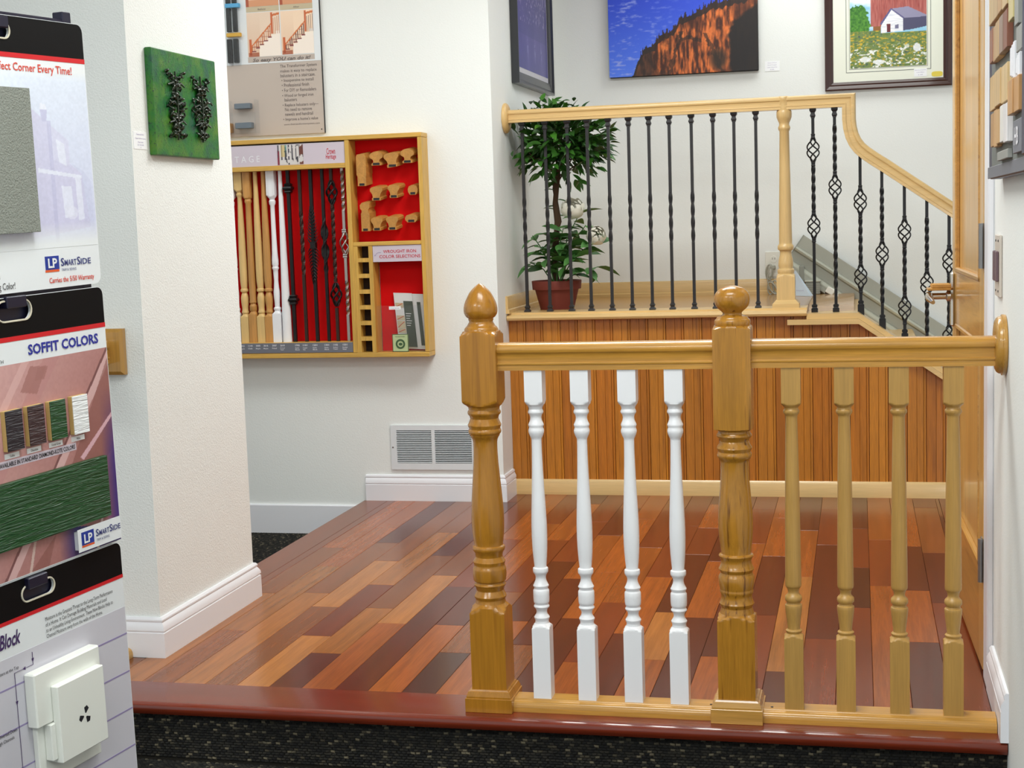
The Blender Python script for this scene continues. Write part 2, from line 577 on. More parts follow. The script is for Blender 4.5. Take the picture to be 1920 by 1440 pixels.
def lettering(body, O, ux, uy, w, h, mat, parent, name='lettering', bold=0.0, shear=0.0, lift=0.0006):
    """flat letters in the plane (ux, uy): lower left corner at O, fitted to w by h metres"""
    cu = bpy.data.curves.new('txt', 'FONT')
    cu.body = body
    cu.size = 1.0
    cu.offset = bold
    cu.shear = shear
    cu.resolution_u = 2
    tmp = bpy.data.objects.new('txt', cu)
    COL.objects.link(tmp)
    dg = bpy.context.evaluated_depsgraph_get()
    dg.update()
    me0 = bpy.data.meshes.new_from_object(tmp.evaluated_get(dg))
    n = len(me0.vertices)
    co = np.empty(n * 3); me0.vertices.foreach_get('co', co); co = co.reshape(-1, 3)
    fs = [tuple(p.vertices) for p in me0.polygons]
    bpy.data.objects.remove(tmp); bpy.data.curves.remove(cu); bpy.data.meshes.remove(me0)
    lo, hi = co.min(0), co.max(0)
    ux, uy = np.array(ux, float), np.array(uy, float)
    ux /= np.linalg.norm(ux); uy /= np.linalg.norm(uy)
    nn = np.cross(ux, uy)
    X = (co[:, 0] - lo[0]) / (hi[0] - lo[0]) * w
    Yy = (co[:, 1] - lo[1]) / (hi[1] - lo[1]) * h if '\n' in body else co[:, 1] / 0.70 * h * (1.0 if not any(q in body for q in 'gpqy') else 0.88)
    W = np.array(O) + X[:, None] * ux + Yy[:, None] * uy + nn * lift
    mb = MB(); mb.v = [tuple(p) for p in W]; mb.f = fs
    me = bpy.data.meshes.new(name)
    org = W.mean(0)
    me.from_pydata([tuple(p - org) for p in W], [], fs)
    me.materials.append(MATS[mat])
    return link(name, me, parent, org)


# painted prints: colour grids ------------------------------------------------
def hash2(ix, iy, seed):
    h = (ix.astype(np.int64) * 374761393 + iy.astype(np.int64) * 668265263 + seed * 974711) & 0x7fffffff
    h = ((h ^ (h >> 13)) * 1274126177) & 0x7fffffff
    return ((h ^ (h >> 16)) & 0xffff) / 65535.0


def vnoise(x, y, seed=0):
    ix, iy = np.floor(x), np.floor(y)
    fx, fy = x - ix, y - iy
    fx, fy = fx * fx * (3 - 2 * fx), fy * fy * (3 - 2 * fy)
    a = hash2(ix, iy, seed); b = hash2(ix + 1, iy, seed); c = hash2(ix, iy + 1, seed); d = hash2(ix + 1, iy + 1, seed)
    return (a * (1 - fx) + b * fx) * (1 - fy) + (c * (1 - fx) + d * fx) * fy


def fbm(x, y, seed=0, o=4):
    s, a, t = 0, 0.5, 0
    for i in range(o):
        s = s + a * vnoise(x * 2 ** i, y * 2 ** i, seed + i); t += a; a *= 0.5
    return s / t


def inpoly(X, Y, poly):
    r = np.zeros(X.shape, bool)
    n = len(poly)
    for i in range(n):
        x0, y0 = poly[i]; x1, y1 = poly[(i + 1) % n]
        c = ((y0 > Y) != (y1 > Y)) & (X < (x1 - x0) * (Y - y0) / (y1 - y0 + 1e-9) + x0)
        r ^= c
    return r


def painting(name, fn, bounds, nx, ny, place, mat, parent):
    """fn(X, Y)->rgb 0..255 over picture units bounds=(x0,x1,ytop,ybottom); place(u, v)->world with v up"""
    x0, x1, yt, yb = bounds
    u = np.linspace(0, 1, nx); v = np.linspace(0, 1, ny)
    U, V = np.meshgrid(u, v)
    rgb = fn(x0 + U * (x1 - x0), yb + V * (yt - yb))
    rgb = np.clip(rgb / 255.0, 0, 1)
    rgb = np.where(rgb <= 0.04045, rgb / 12.92, ((rgb + 0.055) / 1.055) ** 2.4)
    O, A, B = (np.array(place(*q), float) for q in ((0, 0), (1, 0), (0, 1)))
    W = O + U[..., None] * (A - O) + V[..., None] * (B - O)
    W = W.reshape(-1, 3)
    org = W.mean(0)
    fs = [(j * nx + i, j * nx + i + 1, (j + 1) * nx + i + 1, (j + 1) * nx + i) for j in range(ny - 1) for i in range(nx - 1)]
    me = bpy.data.meshes.new(name)
    me.from_pydata([tuple(p) for p in (W - org)], [], fs)
    at = me.color_attributes.new('Col', 'FLOAT_COLOR', 'POINT')
    c4 = np.ones((nx * ny, 4)); c4[:, :3] = rgb.reshape(-1, 3)
    at.data.foreach_set('color', c4.ravel())
    me.materials.append(MATS[mat])
    return link(name, me, parent, org)


def C3(c):
    return np.array(c, float)


def mix(a, b, t):
    t = np.asarray(t)[..., None]
    return a * (1 - t) + b * t


# ================================================================== THE SETTING
LZ = 0.82            # landing floor
CZ = -0.157          # carpet level
WL = -1.528          # wall left of the landing
WR = 0.329           # right wall

# carpet
fl = struct('floor_carpet', MB().box(-5.5, 3.5, -4.2, 7.6, CZ - 0.05, CZ), 'carpet_base', 'dark brown carpet on the lower floor')


def loops(name, spots, parent, up):
    """woven yarn loops, joined into one mesh; spots of (point, along, across)"""
    vs, fs, cs = [], [], []
    dark = [lin((24, 23, 21)), lin((34, 32, 28)), lin((17, 16, 16)), lin((42, 39, 33))]
    tan = [lin((84, 78, 64)), lin((104, 96, 78)), lin((66, 60, 48))]
    for p, a, b in spots:
        o = len(vs)
        vs += [p - a - b, p + a - b, p + a + b, p - a + b, p - a * 0.5 + up, p + a * 0.5 + up]
        fs += [(o, o + 1, o + 5, o + 4), (o + 3, o + 4, o + 5, o + 2), (o, o + 4, o + 3), (o + 1, o + 2, o + 5)]
        c = rnd.choice(tan) if rnd.random() < 0.11 else rnd.choice(dark)
        cs += [c] * 6
    me = bpy.data.meshes.new(name)
    V = np.array(vs); org = V.mean(0)
    me.from_pydata([tuple(q) for q in V - org], [], fs)
    at = me.color_attributes.new('Col', 'FLOAT_COLOR', 'POINT')
    at.data.foreach_set('color', np.array(cs).ravel())
    me.materials.append(MATS['carpet_yarn'])
    return setp(link(name, me, parent, org), kind='stuff')


def field(x0, x1, y0, y1, z):
    out = []
    px, py = 0.0125, 0.007
    for j in range(int((y1 - y0) / py)):
        for i in range(int((x1 - x0) / px)):
            out.append((np.array((x0 + (i + 0.5 * (j % 2)) * px + rnd.uniform(-.002, .002), y0 + j * py, z)),
                        np.array((0.0064, rnd.uniform(-.001, .001), 0)), np.array((0, 0.0035, 0))))
    return out


loops('carpet_loops', field(-2.5, 0.33, 2.95, 3.47, CZ), fl, np.array((0, 0, 0.004)))
loops('carpet_loops', field(-2.9, -2.18, 4.3, 6.24, CZ), fl, np.array((0, 0, 0.004)))

# platform body under the boards, carpeted riser under the nosing
pl = struct('floor_platform', MB().box(-2.165, WR, 3.50, 6.44, CZ, -0.012).box(-5.4, -2.165, 3.50, 4.6, CZ, -0.012).box(-5.4, WR, 3.487, 3.50, CZ, -0.03).box(WR, 1.2, 3.99, 6.44, CZ, -0.012),
            'carpet_base', 'raised wooden floor of red and golden brown planks')
rs = []
for j in range(18):
    for i in range(int(2.7 / 0.0125)):
        rs.append((np.array((-2.35 + (i + 0.5 * (j % 2)) * 0.0125 + rnd.uniform(-.002, .002), 3.487, CZ + 0.005 + j * 0.007)),
                   np.array((0.0064, 0, rnd.uniform(-.001, .001))), np.array((0, 0, 0.0035))))
loops('riser_loops', rs, pl, np.array((0, -0.004, 0)))

# planks, each its own board
PITCH = 0.0935
DK, MR, OR, GO, BR = ((84, 30, 13), (116, 48, 19), (150, 76, 26), (156, 92, 36), (128, 68, 28))
VD, LG = (60, 23, 13), (168, 104, 48)
fixed = {
    -2: [(4.6, GO), (5.3, BR)], -1: [(4.15, BR), (5.0, GO)], 0: [(4.62, GO), (5.4, BR)], 1: [(4.45, BR), (5.1, LG), (5.9, BR)],  # leftmost rows: a white reflection is put into their golden plank colour
    2: [(4.12, LG), (4.75, MR), (5.6, GO)], 3: [(3.95, DK), (4.45, GO), (5.2, BR)], 4: [(4.28, OR), (4.9, LG), (5.7, BR)], 5: [(4.75, DK), (5.5, MR)],
    6: [(4.28, OR), (4.85, DK), (5.8, OR)], 7: [(4.0, VD), (4.7, BR), (5.5, MR)], 8: [(4.35, OR), (5.15, DK)], 9: [(4.1, BR), (4.9, DK), (5.6, OR)],
    10: [(4.4, DK), (5.0, OR)], 11: [(3.95, OR), (4.6, MR), (5.4, OR)], 12: [(4.25, DK), (4.95, OR), (5.8, MR)], 13: [(4.0, OR), (4.5, LG), (5.3, DK)],
    14: [(4.45, DK), (5.2, OR)], 15: [(4.05, OR), (4.7, DK), (5.5, OR)], 16: [(4.5, MR), (5.3, DK)], 17: [(3.935, DK), (5.0, LG), (5.75, OR)],
    18: [(4.26, MR), (5.5, DK)], 19: [(4.62, MR), (5.15, VD), (5.8, MR)], 20: [(4.9, OR), (5.6, MR)], 21: [(4.26, DK), (4.85, OR), (5.5, DK)],
    22: [(4.7, MR), (5.4, DK)], 23: [(4.4, DK), (5.2, MR)],
}
nplank = 0
y_end = {}
for k in range(-22, 32):
    x0 = -1.84 + k * PITCH
    x1 = x0 + PITCH
    if x0 < WR: x1 = min(x1, WR - 0.004)
    ymax = 6.436 if x0 > WL else 6.245
    if k < -2:
        ymax = 3.84
    if x0 < -2.06 and k == -3:
        x0 = -2.062 if False else x0
    seq = list(fixed.get(k, []))
    y = 3.63 if x0 < WR else 3.995
    i = 0
    while y < ymax - 0.02:
        if i < len(seq):
            y2, c = seq[i]
        else:
            y2, c = y + rnd.uniform(0.45, 0.95), rnd.choice([DK, MR, MR, OR, BR, OR])
        i += 1
        if ymax - y2 < 0.15: y2 = ymax
        y2 = min(y2, ymax)
        mb = MB().box(x0 + 0.0005, x1 - 0.0005, y + 0.0005, y2 - 0.0005, -0.014, rnd.uniform(-0.0003, 0.0002), 0.0007)
        o = build('plank', mb, 'plank_wood', pl, smooth=0)
        j = rnd.uniform(0.9, 1.1)
        o.color = tuple(min(1, q * j) for q in lin(c)[:3]) + (1,)
        y = y2
for a_, b_, c_ in ((WL + 0.001, -1.84 + 4 * PITCH - 0.0005, 6.2465), (WR - 0.003, -1.84 + 24 * PITCH - 0.0005, 3.995)):
    o = build('plank', MB().box(a_, b_, c_, 6.436, -0.014, 0.0, 0.001), 'plank_wood', pl, smooth=0)
    o.color = lin(MR)
# a narrow strip closes the gap beside the border board behind the column
build('plank', MB().box(-2.063, -2.0275, 4.56, 6.245, -0.014, 0.0, 0.001), 'border_wood', pl, smooth=0)

# nosing across the front, border board along the left edge
nz = [(3.632, 0.0), (3.632, -0.014), (3.49, -0.014), (3.49, -0.034), (3.472, -0.034), (3.461, -0.030), (3.455, -0.022), (3.454, -0.014), (3.457, -0.006), (3.464, -0.001), (3.474, 0.0)]
struct('trim_1', MB().prism(nz, 'X', -5.4, WR - 0.002), 'nosing_wood', 'red-brown bullnose stair nosing along the front of the wood floor')
bz = [(-2.064, 0.0), (-2.064, -0.014), (-2.164, -0.014), (-2.164, -0.03), (-2.174, -0.028), (-2.18, -0.018), (-2.18, -0.008), (-2.174, 0.0)]
struct('trim_2', MB().prism(bz, 'Y', 4.545, 6.245), 'border_wood', 'brown border board along the left edge of the wood floor')

# walls
struct('wall_left', MB().box(-3.6, -1.986, 3.862, 4.545, CZ, CEIL), 'wall_texture', 'white textured wall end with the green artwork')
struct('wall_display', MB().box(-5.4, WL, 6.26, 6.44, CZ, CEIL).box(-5.4, WL, 6.44, 7.75, CZ, CEIL), 'wall_paint', 'white wall behind the display case')
struct('wall_back', MB().box(WL, 2.6, 7.59, 7.75, CZ, CEIL), 'wall_paint', 'white wall behind the upper landing')
struct('wall_right', MB().box(WR, WR + 0.14, -3.4, 3.965, CZ, CEIL), 'wall_paint', 'white wall at the right edge with the sample board')
m_, nt_, b_ = new_mat('lamp_diffuser')
b_.inputs['Emission Color'].default_value = (0.965, 1.0, 0.965, 1)
b_.inputs['Emission Strength'].default_value = 2.0
cl_ = struct('ceiling', MB().box(-5.5, 3.5, -4.2, 7.75, CEIL, CEIL + 0.08), 'ceiling_paint', 'white ceiling')
for lx, ly in ((-0.75, 4.95), (-0.2, 7.0), (-0.6, 2.4), (-2.9, 5.3), (-0.6, -0.4), (-2.6, 0.2)):
    build('lamp_panel', MB().box(lx - .6, lx + .6, ly - .3, ly + .3, CEIL - .018, CEIL - .001), 'lamp_diffuser', cl_, smooth=0)


def baseprof(h, t, sgn=1):
    """(offset from wall, z)"""
    return [(0, 0), (t, 0), (t, h * 0.62), (t * 0.86, h * 0.635), (t * 0.86, h * 0.65), (t, h * 0.68), (t * 0.95, h * 0.76), (t * 0.62, h * 0.85),
            (t * 0.5, h * 0.875), (t * 0.5, h * 0.895), (t * 0.62, h * 0.915), (t * 0.6, h * 0.95), (t * 0.35, h), (0, h)]


def baseboard(name, pts, h, t, mat, label, z0=0.0, prof=None):
    """pts: wall line seen from above, outside to the right of the travel direction"""
    P = [np.array(p, float) for p in pts]
    pr = prof or baseprof(h, t)
    vs, fs = [], []
    m, n = len(P), len(pr)
    for i in range(m):
        d0 = (P[i] - P[i - 1]) if i > 0 else (P[1] - P[0])
        d1 = (P[i + 1] - P[i]) if i < m - 1 else d0
        d0 = d0 / np.linalg.norm(d0); d1 = d1 / np.linalg.norm(d1)
        n0 = np.array((d0[1], -d0[0])); n1 = np.array((d1[1], -d1[0]))
        b = n0 + n1; b /= np.linalg.norm(b); b /= float(b @ n0)
        for o, z in pr:
            q = P[i] + b * o
            vs.append((q[0], q[1], z0 + z))
    for i in range(m - 1):
        for k in range(n):
            k2 = (k + 1) % n
            fs.append((i * n + k, i * n + k2, (i + 1) * n + k2, (i + 1) * n + k))
    fs += [tuple(range(n - 1, -1, -1)), tuple((m - 1) * n + k for k in range(n))]
    return struct(name, MB().add(vs, fs), mat, label)


baseboard('baseboard_left', [(-3.6, 3.862), (-1.986, 3.862), (-1.986, 4.545), (-3.0, 4.545)], 0.117, 0.019, 'trim_white', 'white moulded baseboard around the textured wall end')
baseboard('baseboard_display', [(-2.165, 6.26), (WL, 6.26), (WL, 6.436)], 0.117, 0.016, 'trim_white', 'white moulded baseboard under the vent grille')
baseboard('baseboard_lower', [(-5.4, 6.26), (-2.185, 6.26)], 0.133, 0.012, 'trim_white', 'plain white baseboard at carpet level behind the platform', CZ,
          [(0, 0), (0.012, 0), (0.012, 0.128), (0.009, 0.133), (0, 0.133)])
baseboard('baseboard_right', [(WR, 3.845), (WR, 3.455)], 0.117, 0.018, 'trim_white', 'white moulded baseboard on the right wall beside the railing')

# landing slab, beadboard front, nosing and side cap
struct('floor_landing', MB().box(WL, -0.215, 6.465, 7.59, 0.62, LZ).prism([(6.562, 0.62), (6.562, 0.796), (6.70, LZ), (7.59, LZ), (7.59, 0.62)], 'X', -0.214, -0.02), 'landing_wood', 'light wood floor of the upper landing')
struct('trim_3', MB().prism([(6.6, LZ + 0.001), (6.6, LZ - 0.024), (6.446, LZ - 0.024), (6.446, LZ - 0.034), (6.416, LZ - 0.034), (6.406, LZ - 0.030), (6.402, LZ - 0.021), (6.405, LZ - 0.012), (6.414, LZ - 0.008), (6.44, LZ - 0.007), (6.44, LZ + 0.001)], 'X', WL + 0.002, -0.215),
       'maple', 'pale bullnose nosing along the landing edge')
# side cap: level, then down with the stairs
capz = 0.797
slope = 0.70


def cap_strip(dz0, dz1, y0, y1, xs):
    P = []
    for x in xs:
        P.append((x, capz + dz1 - max(0, x) * slope))
    for x in reversed(xs):
        P.append((x, capz + dz0 - max(0, x) * slope))
    return MB().prism(P, 'Y', y0, y1)


c = cap_strip(-0.024, 0, 6.41, 6.56, (-0.216, 0.0, 1.1))
d = cap_strip(-0.046, -0.0245, 6.392, 6.4455, (-0.296, 0.0, 1.1))
c.add(d.v, d.f)
struct('trim_4', c, 'maple', 'pale cap board that runs level and then slopes down with the stairs')

wb = struct('wall_beadboard', MB().prism([(WL, 0), (1.1, 0), (1.1, capz - 0.05 - 1.1 * slope + 0.0), (0, capz - 0.05), (WL, 0.79)], 'Y', 6.456, 6.47), 'nosing_wood', 'orange-brown beadboard panelling below the landing')
BP = 0.0785
bc = [(182, 112, 24), (175, 104, 21), (188, 118, 28), (171, 100, 21), (184, 114, 28), (177, 104, 21)]
x = WL + 0.0
i = 0
while x < 0.62:
    xa, xb = x + 0.0004, x + BP - 0.0006
    yf, yb_ = 6.447, 6.457
    sec = [(xa, yb_), (xa, yf + 0.002), (xa + 0.0007, yf), (xb - 0.0400, yf), (xb - 0.0392, yf + 0.004), (xb - 0.0384, yf), (xb - 0.0122, yf), (xb - 0.0112, yf + 0.006), (xb - 0.0102, yf + 0.0004), (xb - 0.006, yf - 0.0006), (xb - 0.0015, yf + 0.0002), (xb - 0.0002, yf + 0.005), (xb, yb_)]

    def top(q):
        t = 0.789 if q < -0.22 else capz - 0.030
        return t - max(0, q) * slope
    n = len(sec)
    vs = [(p[0], p[1], 0.004) for p in sec] + [(p[0], p[1], max(0.02, top(p[0]))) for p in sec]
    fs = [(a, (a + 1) % n, n + (a + 1) % n, n + a) for a in range(n)] + [tuple(range(n - 1, -1, -1)), tuple(range(n, 2 * n))]
    o = build('board', MB().add(vs, fs), 'bead_wood', wb, smooth=0)
    j = rnd.uniform(0.9, 1.08)
    o.color = tuple(q * j for q in lin(bc[i % 6])[:3]) + (1,)
    x += BP
    i += 1
oakbase = [(0, 0), (0.013, 0), (0.013, 0.058), (0.010, 0.064), (0.006, 0.069), (0, 0.069)]
baseboard('baseboard_beadboard', [(WL + 0.012, 6.447), (0.9, 6.447)], 0, 0, 'maple', 'pale wooden baseboard under the beadboard', 0.0, oakbase)
lbase = [(0, 0), (0.016, 0), (0.016, 0.016), (0.011, 0.02), (0.011, 0.068), (0.007, 0.076), (0, 0.078)]
baseboard('baseboard_landing', [(WL, 6.402), (WL, 7.59), (-0.1, 7.59)], 0, 0, 'maple', 'pale wooden baseboard around the back of the landing', LZ, lbase)
# stairs going down to the right behind the cap
st = struct('floor_stairs', MB().prism([(-0.085, LZ - 0.03)] + [q for k in range(4) for q in ((0.0 + 0.262 * k - 0.0, LZ - 0.03 - 0.183 * k), (0.0 + 0.262 * k, LZ - 0.03 - 0.183 * (k + 1)))] + [(1.05, 0.05), (1.05, CZ), (-0.085, CZ)], 'Y', 6.57, 7.57), 'maple', 'stairs going down to the right behind the cap board')
for k in range(4):
    build('tread', MB().box(0.0 + 0.262 * k - 0.02, 0.262 * (k + 1) + 0.0, 6.572, 7.56, LZ - 0.212 - 0.183 * k, LZ - 0.183 - 0.183 * k, 0.008), 'maple', st)
sk = [(-0.1, LZ + 0.10), (-0.1, LZ + 0.12), (1.2, LZ + 0.12 - 1.3 * slope), (1.2, LZ - 0.25 - 1.3 * slope), (-0.1, LZ - 0.2)]
struct('trim_5', MB().prism(sk, 'Y', 7.574, 7.59), 'maple', 'pale wooden skirt board beside the descending stairs')

# door: hinge on the right wall end, leaf standing back toward the stairs
DA = np.array((-0.025, 0.86)); DA /= np.linalg.norm(DA)
DO = np.array((0.312, 3.975))
ud = np.array((DA[0], DA[1], 0)); nd = np.array((-DA[1], DA[0], 0)); zd = np.array((0, 0, 1.0))  # nd faces the room (-x)
DH = np.array((DO[0], DO[1], 0))


def dbox(mb, q0, q1, d0, d1, z0, z1, b=0.0):
    return mb.obox(DH, ud, nd, zd, (q0, q1, d0, d1, z0, z1), b)


mb = MB()
dbox(mb, 0.0, 0.095, -0.035, 0, 0.012, 2.03, 0.002)
dbox(mb, 0.765, 0.86, -0.035, 0, 0.012, 2.03, 0.002)
dr = struct('door_1', mb, 'door_wood', 'honey-coloured panelled wood door standing open on the right')
mb = MB()
for z0, z1 in ((0.012, 0.27), (0.875, 1.03), (1.93, 2.03)):
    dbox(mb, 0.095, 0.765, -0.035, 0, z0, z1, 0.001)
build('door_rail', mb, 'door_wood_y', dr)
for z0, z1 in ((0.27, 0.875), (1.03, 1.93)):
    build('door_panel', dbox(MB(), 0.09, 0.77, -0.026, -0.012, z0 - 0.005, z1 + 0.005), 'door_wood', dr)
    mb = MB()
    for a0, a1, b0, b1 in ((0.095, 0.765, z0, z0 + 0.016), (0.095, 0.765, z1 - 0.016, z1), (0.095, 0.111, z0, z1), (0.749, 0.765, z0, z1)):
        dbox(mb, a0, a1, -0.014, 0.003, b0, b1, 0.004)
    build('panel_moulding', mb, 'door_wood_y', dr)
for z in (0.25, 1.07, 1.83):
    mb = MB().lathe_axis([(0, 0.007), (0.115, 0.007)], tuple(DH + ud * -0.004 + nd * 0.006 + zd * z), (0, 0, 1), 12)
    dbox(mb, -0.004, 0.03, 0.0, 0.003, z, z + 0.115)
    h = build('hinge', mb, 'hinge_steel', dr)
# lever set
mb = dbox(MB(), 0.775, 0.825, 0.0, 0.012, 0.86, 1.03, 0.006)
hd = build('handle', mb, 'chrome', dr, label='chrome back plate')
neck = DH + ud * 0.80 + zd * 0.955
mb = MB().lathe_axis([(0.0, 0.016), (0.012, 0.016), (0.016, 0.010), (0.06, 0.010), (0.064, 0.014), (0.074, 0.014)], tuple(neck + nd * 0.01), tuple(nd), 16)
mb.tube([neck + nd * 0.075, neck + nd * 0.078 - ud * 0.05 - zd * 0.004, neck + nd * 0.072 - ud * 0.115 - zd * 0.012], [0.013, 0.011, 0.006], 12)
build('lever', mb, 'chrome', hd)
mb = MB()
for a0, a1, z0, z1 in ((0.70, 0.83, 0.976, 0.985), ):
    dbox(mb, 0.765, 0.83, 0.012, 0.082, 0.974, 0.982, 0.002)
dbox(mb, 0.765, 0.775, 0.012, 0.07, 0.982, 0.994, 0.002)
dbox(mb, 0.82, 0.83, 0.012, 0.07, 0.982, 0.994, 0.002)
build('lever_reflection', mb, 'door_wood_y', hd, label='flat slotted lever piece with a wood reflection put into its colour')  # wood colour stands for wood mirrored in a flat chrome lever

# casing around the wall end
struct('trim_6', MB().box(WR - 0.016, WR + 0.001, 3.86, 3.965, CZ, 2.12, 0.004).box(WR - 0.004, WR + 0.14, 3.953, 3.972, CZ, 2.12), 'trim_white', 'white door casing at the end of the right wall')

# ================================================================== FRONT RAILING
AY = 3.56
rail_prof_half = [(0, .068), (.012, .0675), (.020, .0655), (.0255, .0615), (.0285, .0555), (.0290, .0490), (.0275, .0445), (.0250, .0425), (.0238, .0400), (.0230, .0320), (.0230, .0200), (.0258, .0195), (.0272, .0180), (.0275, .0155), (.0268, .0135), (.0255, .0128), (.0255, 0)]
rail_prof = rail_prof_half + [(-a, b) for a, b in reversed(rail_prof_half[1:])]
shoe_half = [(.0, .031), (.024, .031), (.0255, .029), (.027, .0275), (.031, .0265), (.036, .023), (.0395, .017), (.041, .010), (.041, 0)]
shoe_prof = shoe_half + [(-a, b) for a, b in reversed(shoe_half[1:])]

rail = thing('stair_railing', (-0.3, AY, 0), 'oak railing with white and natural turned balusters across the front of the wood floor', 'railing')


def arc_level(pr):
    return pr


n1 = [(0.035, .08), (0.247, .08), (0.252, .0635), (0.258, .0545), (0.264, .0475), (0.2712, .0388), (0.279, .0375), (0.2815, .0375), (0.2850, .0400), (0.2894, .0408), (0.294, .0385), (0.3036, .0345), (0.312, .0368), (0.316, .0398), (0.3189, .0407), (0.322, .0392), (0.3237, .0375),
      (0.326, .0372), (0.3300, .0412), (0.3318, .0415), (0.345, .0427), (0.358, .0425), (0.360, .0422), (0.364, .0400), (0.368, .0388), (0.370, .0388), (0.374, .0400), (0.3781, .0408), (0.382, .0385), (0.3901, .0342), (0.4001, .0354), (0.406, .0395), (0.4102, .0411), (0.414, .0411), (0.417, .0400), (0.4195, .0364),
      (0.4212, .0362), (0.432, .0378), (0.4442, .0393), (0.463, .0406), (0.4842, .0412), (0.51, .0408), (0.5301, .0396), (0.56, .0372), (0.5858, .0350), (0.6254, .0318), (0.655, .0303), (0.67, .0301), (0.682, .0304), (0.6887, .0316), (0.694, .0340), (0.6985, .0371), (0.702, .0378), (0.7045, .0402), (0.7072, .0413), (0.711, .0413), (0.714, .0402), (0.7155, .0392),
      (0.7185, .0392), (0.7220, .0412), (0.7261, .0420), (0.730, .0400), (0.7419, .0351), (0.749, .0370), (0.753, .0408), (0.7564, .0420), (0.760, .0412), (0.763, .0392), (0.7654, .0387), (0.7713, .0399), (0.776, .0455), (0.779, .0510), (0.783, .0575), (0.788, .0632), (0.792, .08),
      (0.946, .08), (0.9505, .0632), (0.955, .0560), (0.960, .0480), (0.9617, .0428)]
f1 = [(0.9605, .0425), (0.9664, .0420), (0.971, .0385), (0.974, .0350), (0.978, .0329), (0.9838, .0296), (0.986, .0300), (0.9885, .0312), (0.991, .0315), (0.9918, .0305), (0.9927, .0315), (0.996, .0362), (1.0012, .0398), (1.007, .0415), (1.0128, .0421), (1.020, .0417), (1.028, .0400), (1.036, .0370), (1.0455, .0325), (1.0553, .0272), (1.0640, .0200), (1.0707, .0130), (1.0750, .0075), (1.0780, .0030), (1.0788, .0004)]
n2 = [(0.035, .08), (0.2475, .08), (0.251, .0632), (0.255, .0540), (0.259, .0460), (0.2625, .0412), (0.2665, .0405), (0.2740, .0382), (0.2775, .0380), (0.2820, .0405), (0.2872, .0421), (0.291, .0402), (0.3027, .0370), (0.310, .0388), (0.3144, .0406), (0.319, .0410), (0.3215, .0400),
      (0.323, .0402), (0.330, .0420), (0.340, .0430), (0.3532, .0432), (0.357, .0410), (0.3609, .0390), (0.364, .0388), (0.3690, .0415), (0.3725, .0428), (0.377, .0405), (0.385, .0375), (0.3918, .0368), (0.399, .0390), (0.4030, .0415), (0.4053, .0422), (0.408, .0408), (0.4104, .0362),
      (0.4130, .0360), (0.4343, .0388), (0.4540, .0408), (0.4727, .0419), (0.492, .0421), (0.5111, .0415), (0.5374, .0394), (0.565, .0368), (0.5909, .0348), (0.615, .0338), (0.6347, .0337), (0.640, .0352), (0.6424, .0376), (0.6450, .0388), (0.6480, .0408), (0.6519, .0416), (0.6560, .0408), (0.6590, .0390), (0.6602, .0385), (0.6640, .0400), (0.669, .0422), (0.673, .0410), (0.679, .0370), (0.686, .0347), (0.693, .0370), (0.6965, .0410), (0.6993, .0423), (0.703, .0412), (0.706, .0385), (0.7107, .0377), (0.7145, .0405), (0.7165, .0480), (0.7175, .0560), (0.7185, .08),
      (0.9555, .08), (0.9590, .0620), (0.9620, .0520), (0.9650, .0440), (0.9655, .0420)]
f2 = [(0.9640, .0410), (0.9680, .0424), (0.9717, .0430), (0.9755, .0428), (0.9792, .0416), (0.9810, .0385), (0.9837, .0372), (0.9860, .0360), (0.9880, .0290), (0.9904, .0240), (0.9935, .0224), (0.9959, .0232), (1.000, .0270), (1.0052, .0332), (1.0105, .0378), (1.0164, .0410), (1.022, .0424), (1.0275, .0428), (1.033, .0424), (1.0387, .0410), (1.0445, .0378), (1.0498, .0330), (1.054, .0270), (1.0572, .0190), (1.0594, .0100), (1.0602, .0010)]

for xn, pr, fp, mat, bm_, lab, hb in ((-0.914, n1, f1, 'oak_newel', 'oak_newel', 'newel post with an acorn finial', 0.0605), (-0.294, n2, f2, 'oak_newel_striped', 'oak_newel_base_x', 'streaky newel post with a ball finial', 0.0625)):
    nw = build('newel_post', MB().turned(pr, 0.0448, (xn, AY), 64), mat, rail, (xn, AY, 0), smooth=32, label=lab)
    build('finial', MB().turned(fp, None, (xn, AY), 48), mat, nw, (xn, AY, 0.96), smooth=50)
    mb = MB().turned([(0.0, .2), (0.034, .2)], hb, (xn, AY), 8)
    mb = MB().box(xn - hb, xn + hb, AY - hb, AY + hb, 0.0, 0.036, 0.001)
    for z0, z1, a0, a1 in ((0.036, 0.040, hb - 0.003, hb - 0.003), (0.040, 0.052, hb - 0.003, hb - 0.0075), (0.052, 0.056, hb - 0.0105, hb - 0.0125)):
        q = [(xn + sx * a, AY + sy * a, z) for z, a in ((z0, a0), (z1, a1)) for sx, sy in ((-1, -1), (1, -1), (1, 1), (-1, 1))]
        mb.add(q, [(0, 1, 5, 4), (1, 2, 6, 5), (2, 3, 7, 6), (3, 0, 4, 7), (3, 2, 1, 0), (4, 5, 6, 7)])
    build('base_block', mb, bm_, nw, (xn, AY, 0))


def hand_rail(x0, x1, y, z, mat, parent, name='handrail'):
    mb = MB().sweep_xz(rail_prof, [(x0, z), (x1, z)], y)
    return build(name, mb, mat, parent, smooth=27)


hand_rail(-0.914 + 0.0445, -0.294 - 0.0445, AY, 0.863, 'oak_honey_x', rail)
hand_rail(-0.294 + 0.0445, 0.3035, AY, 0.864, 'oak_honey_x', rail)
for x0, x1 in ((-0.914 + 0.0598, -0.294 - 0.0618), (-0.294 + 0.0618, 0.3095)):
    build('bottom_rail', MB().sweep_xz(shoe_prof, [(x0, 0.0), (x1, 0.0)], AY), 'oak_honey_x', rail, smooth=40)
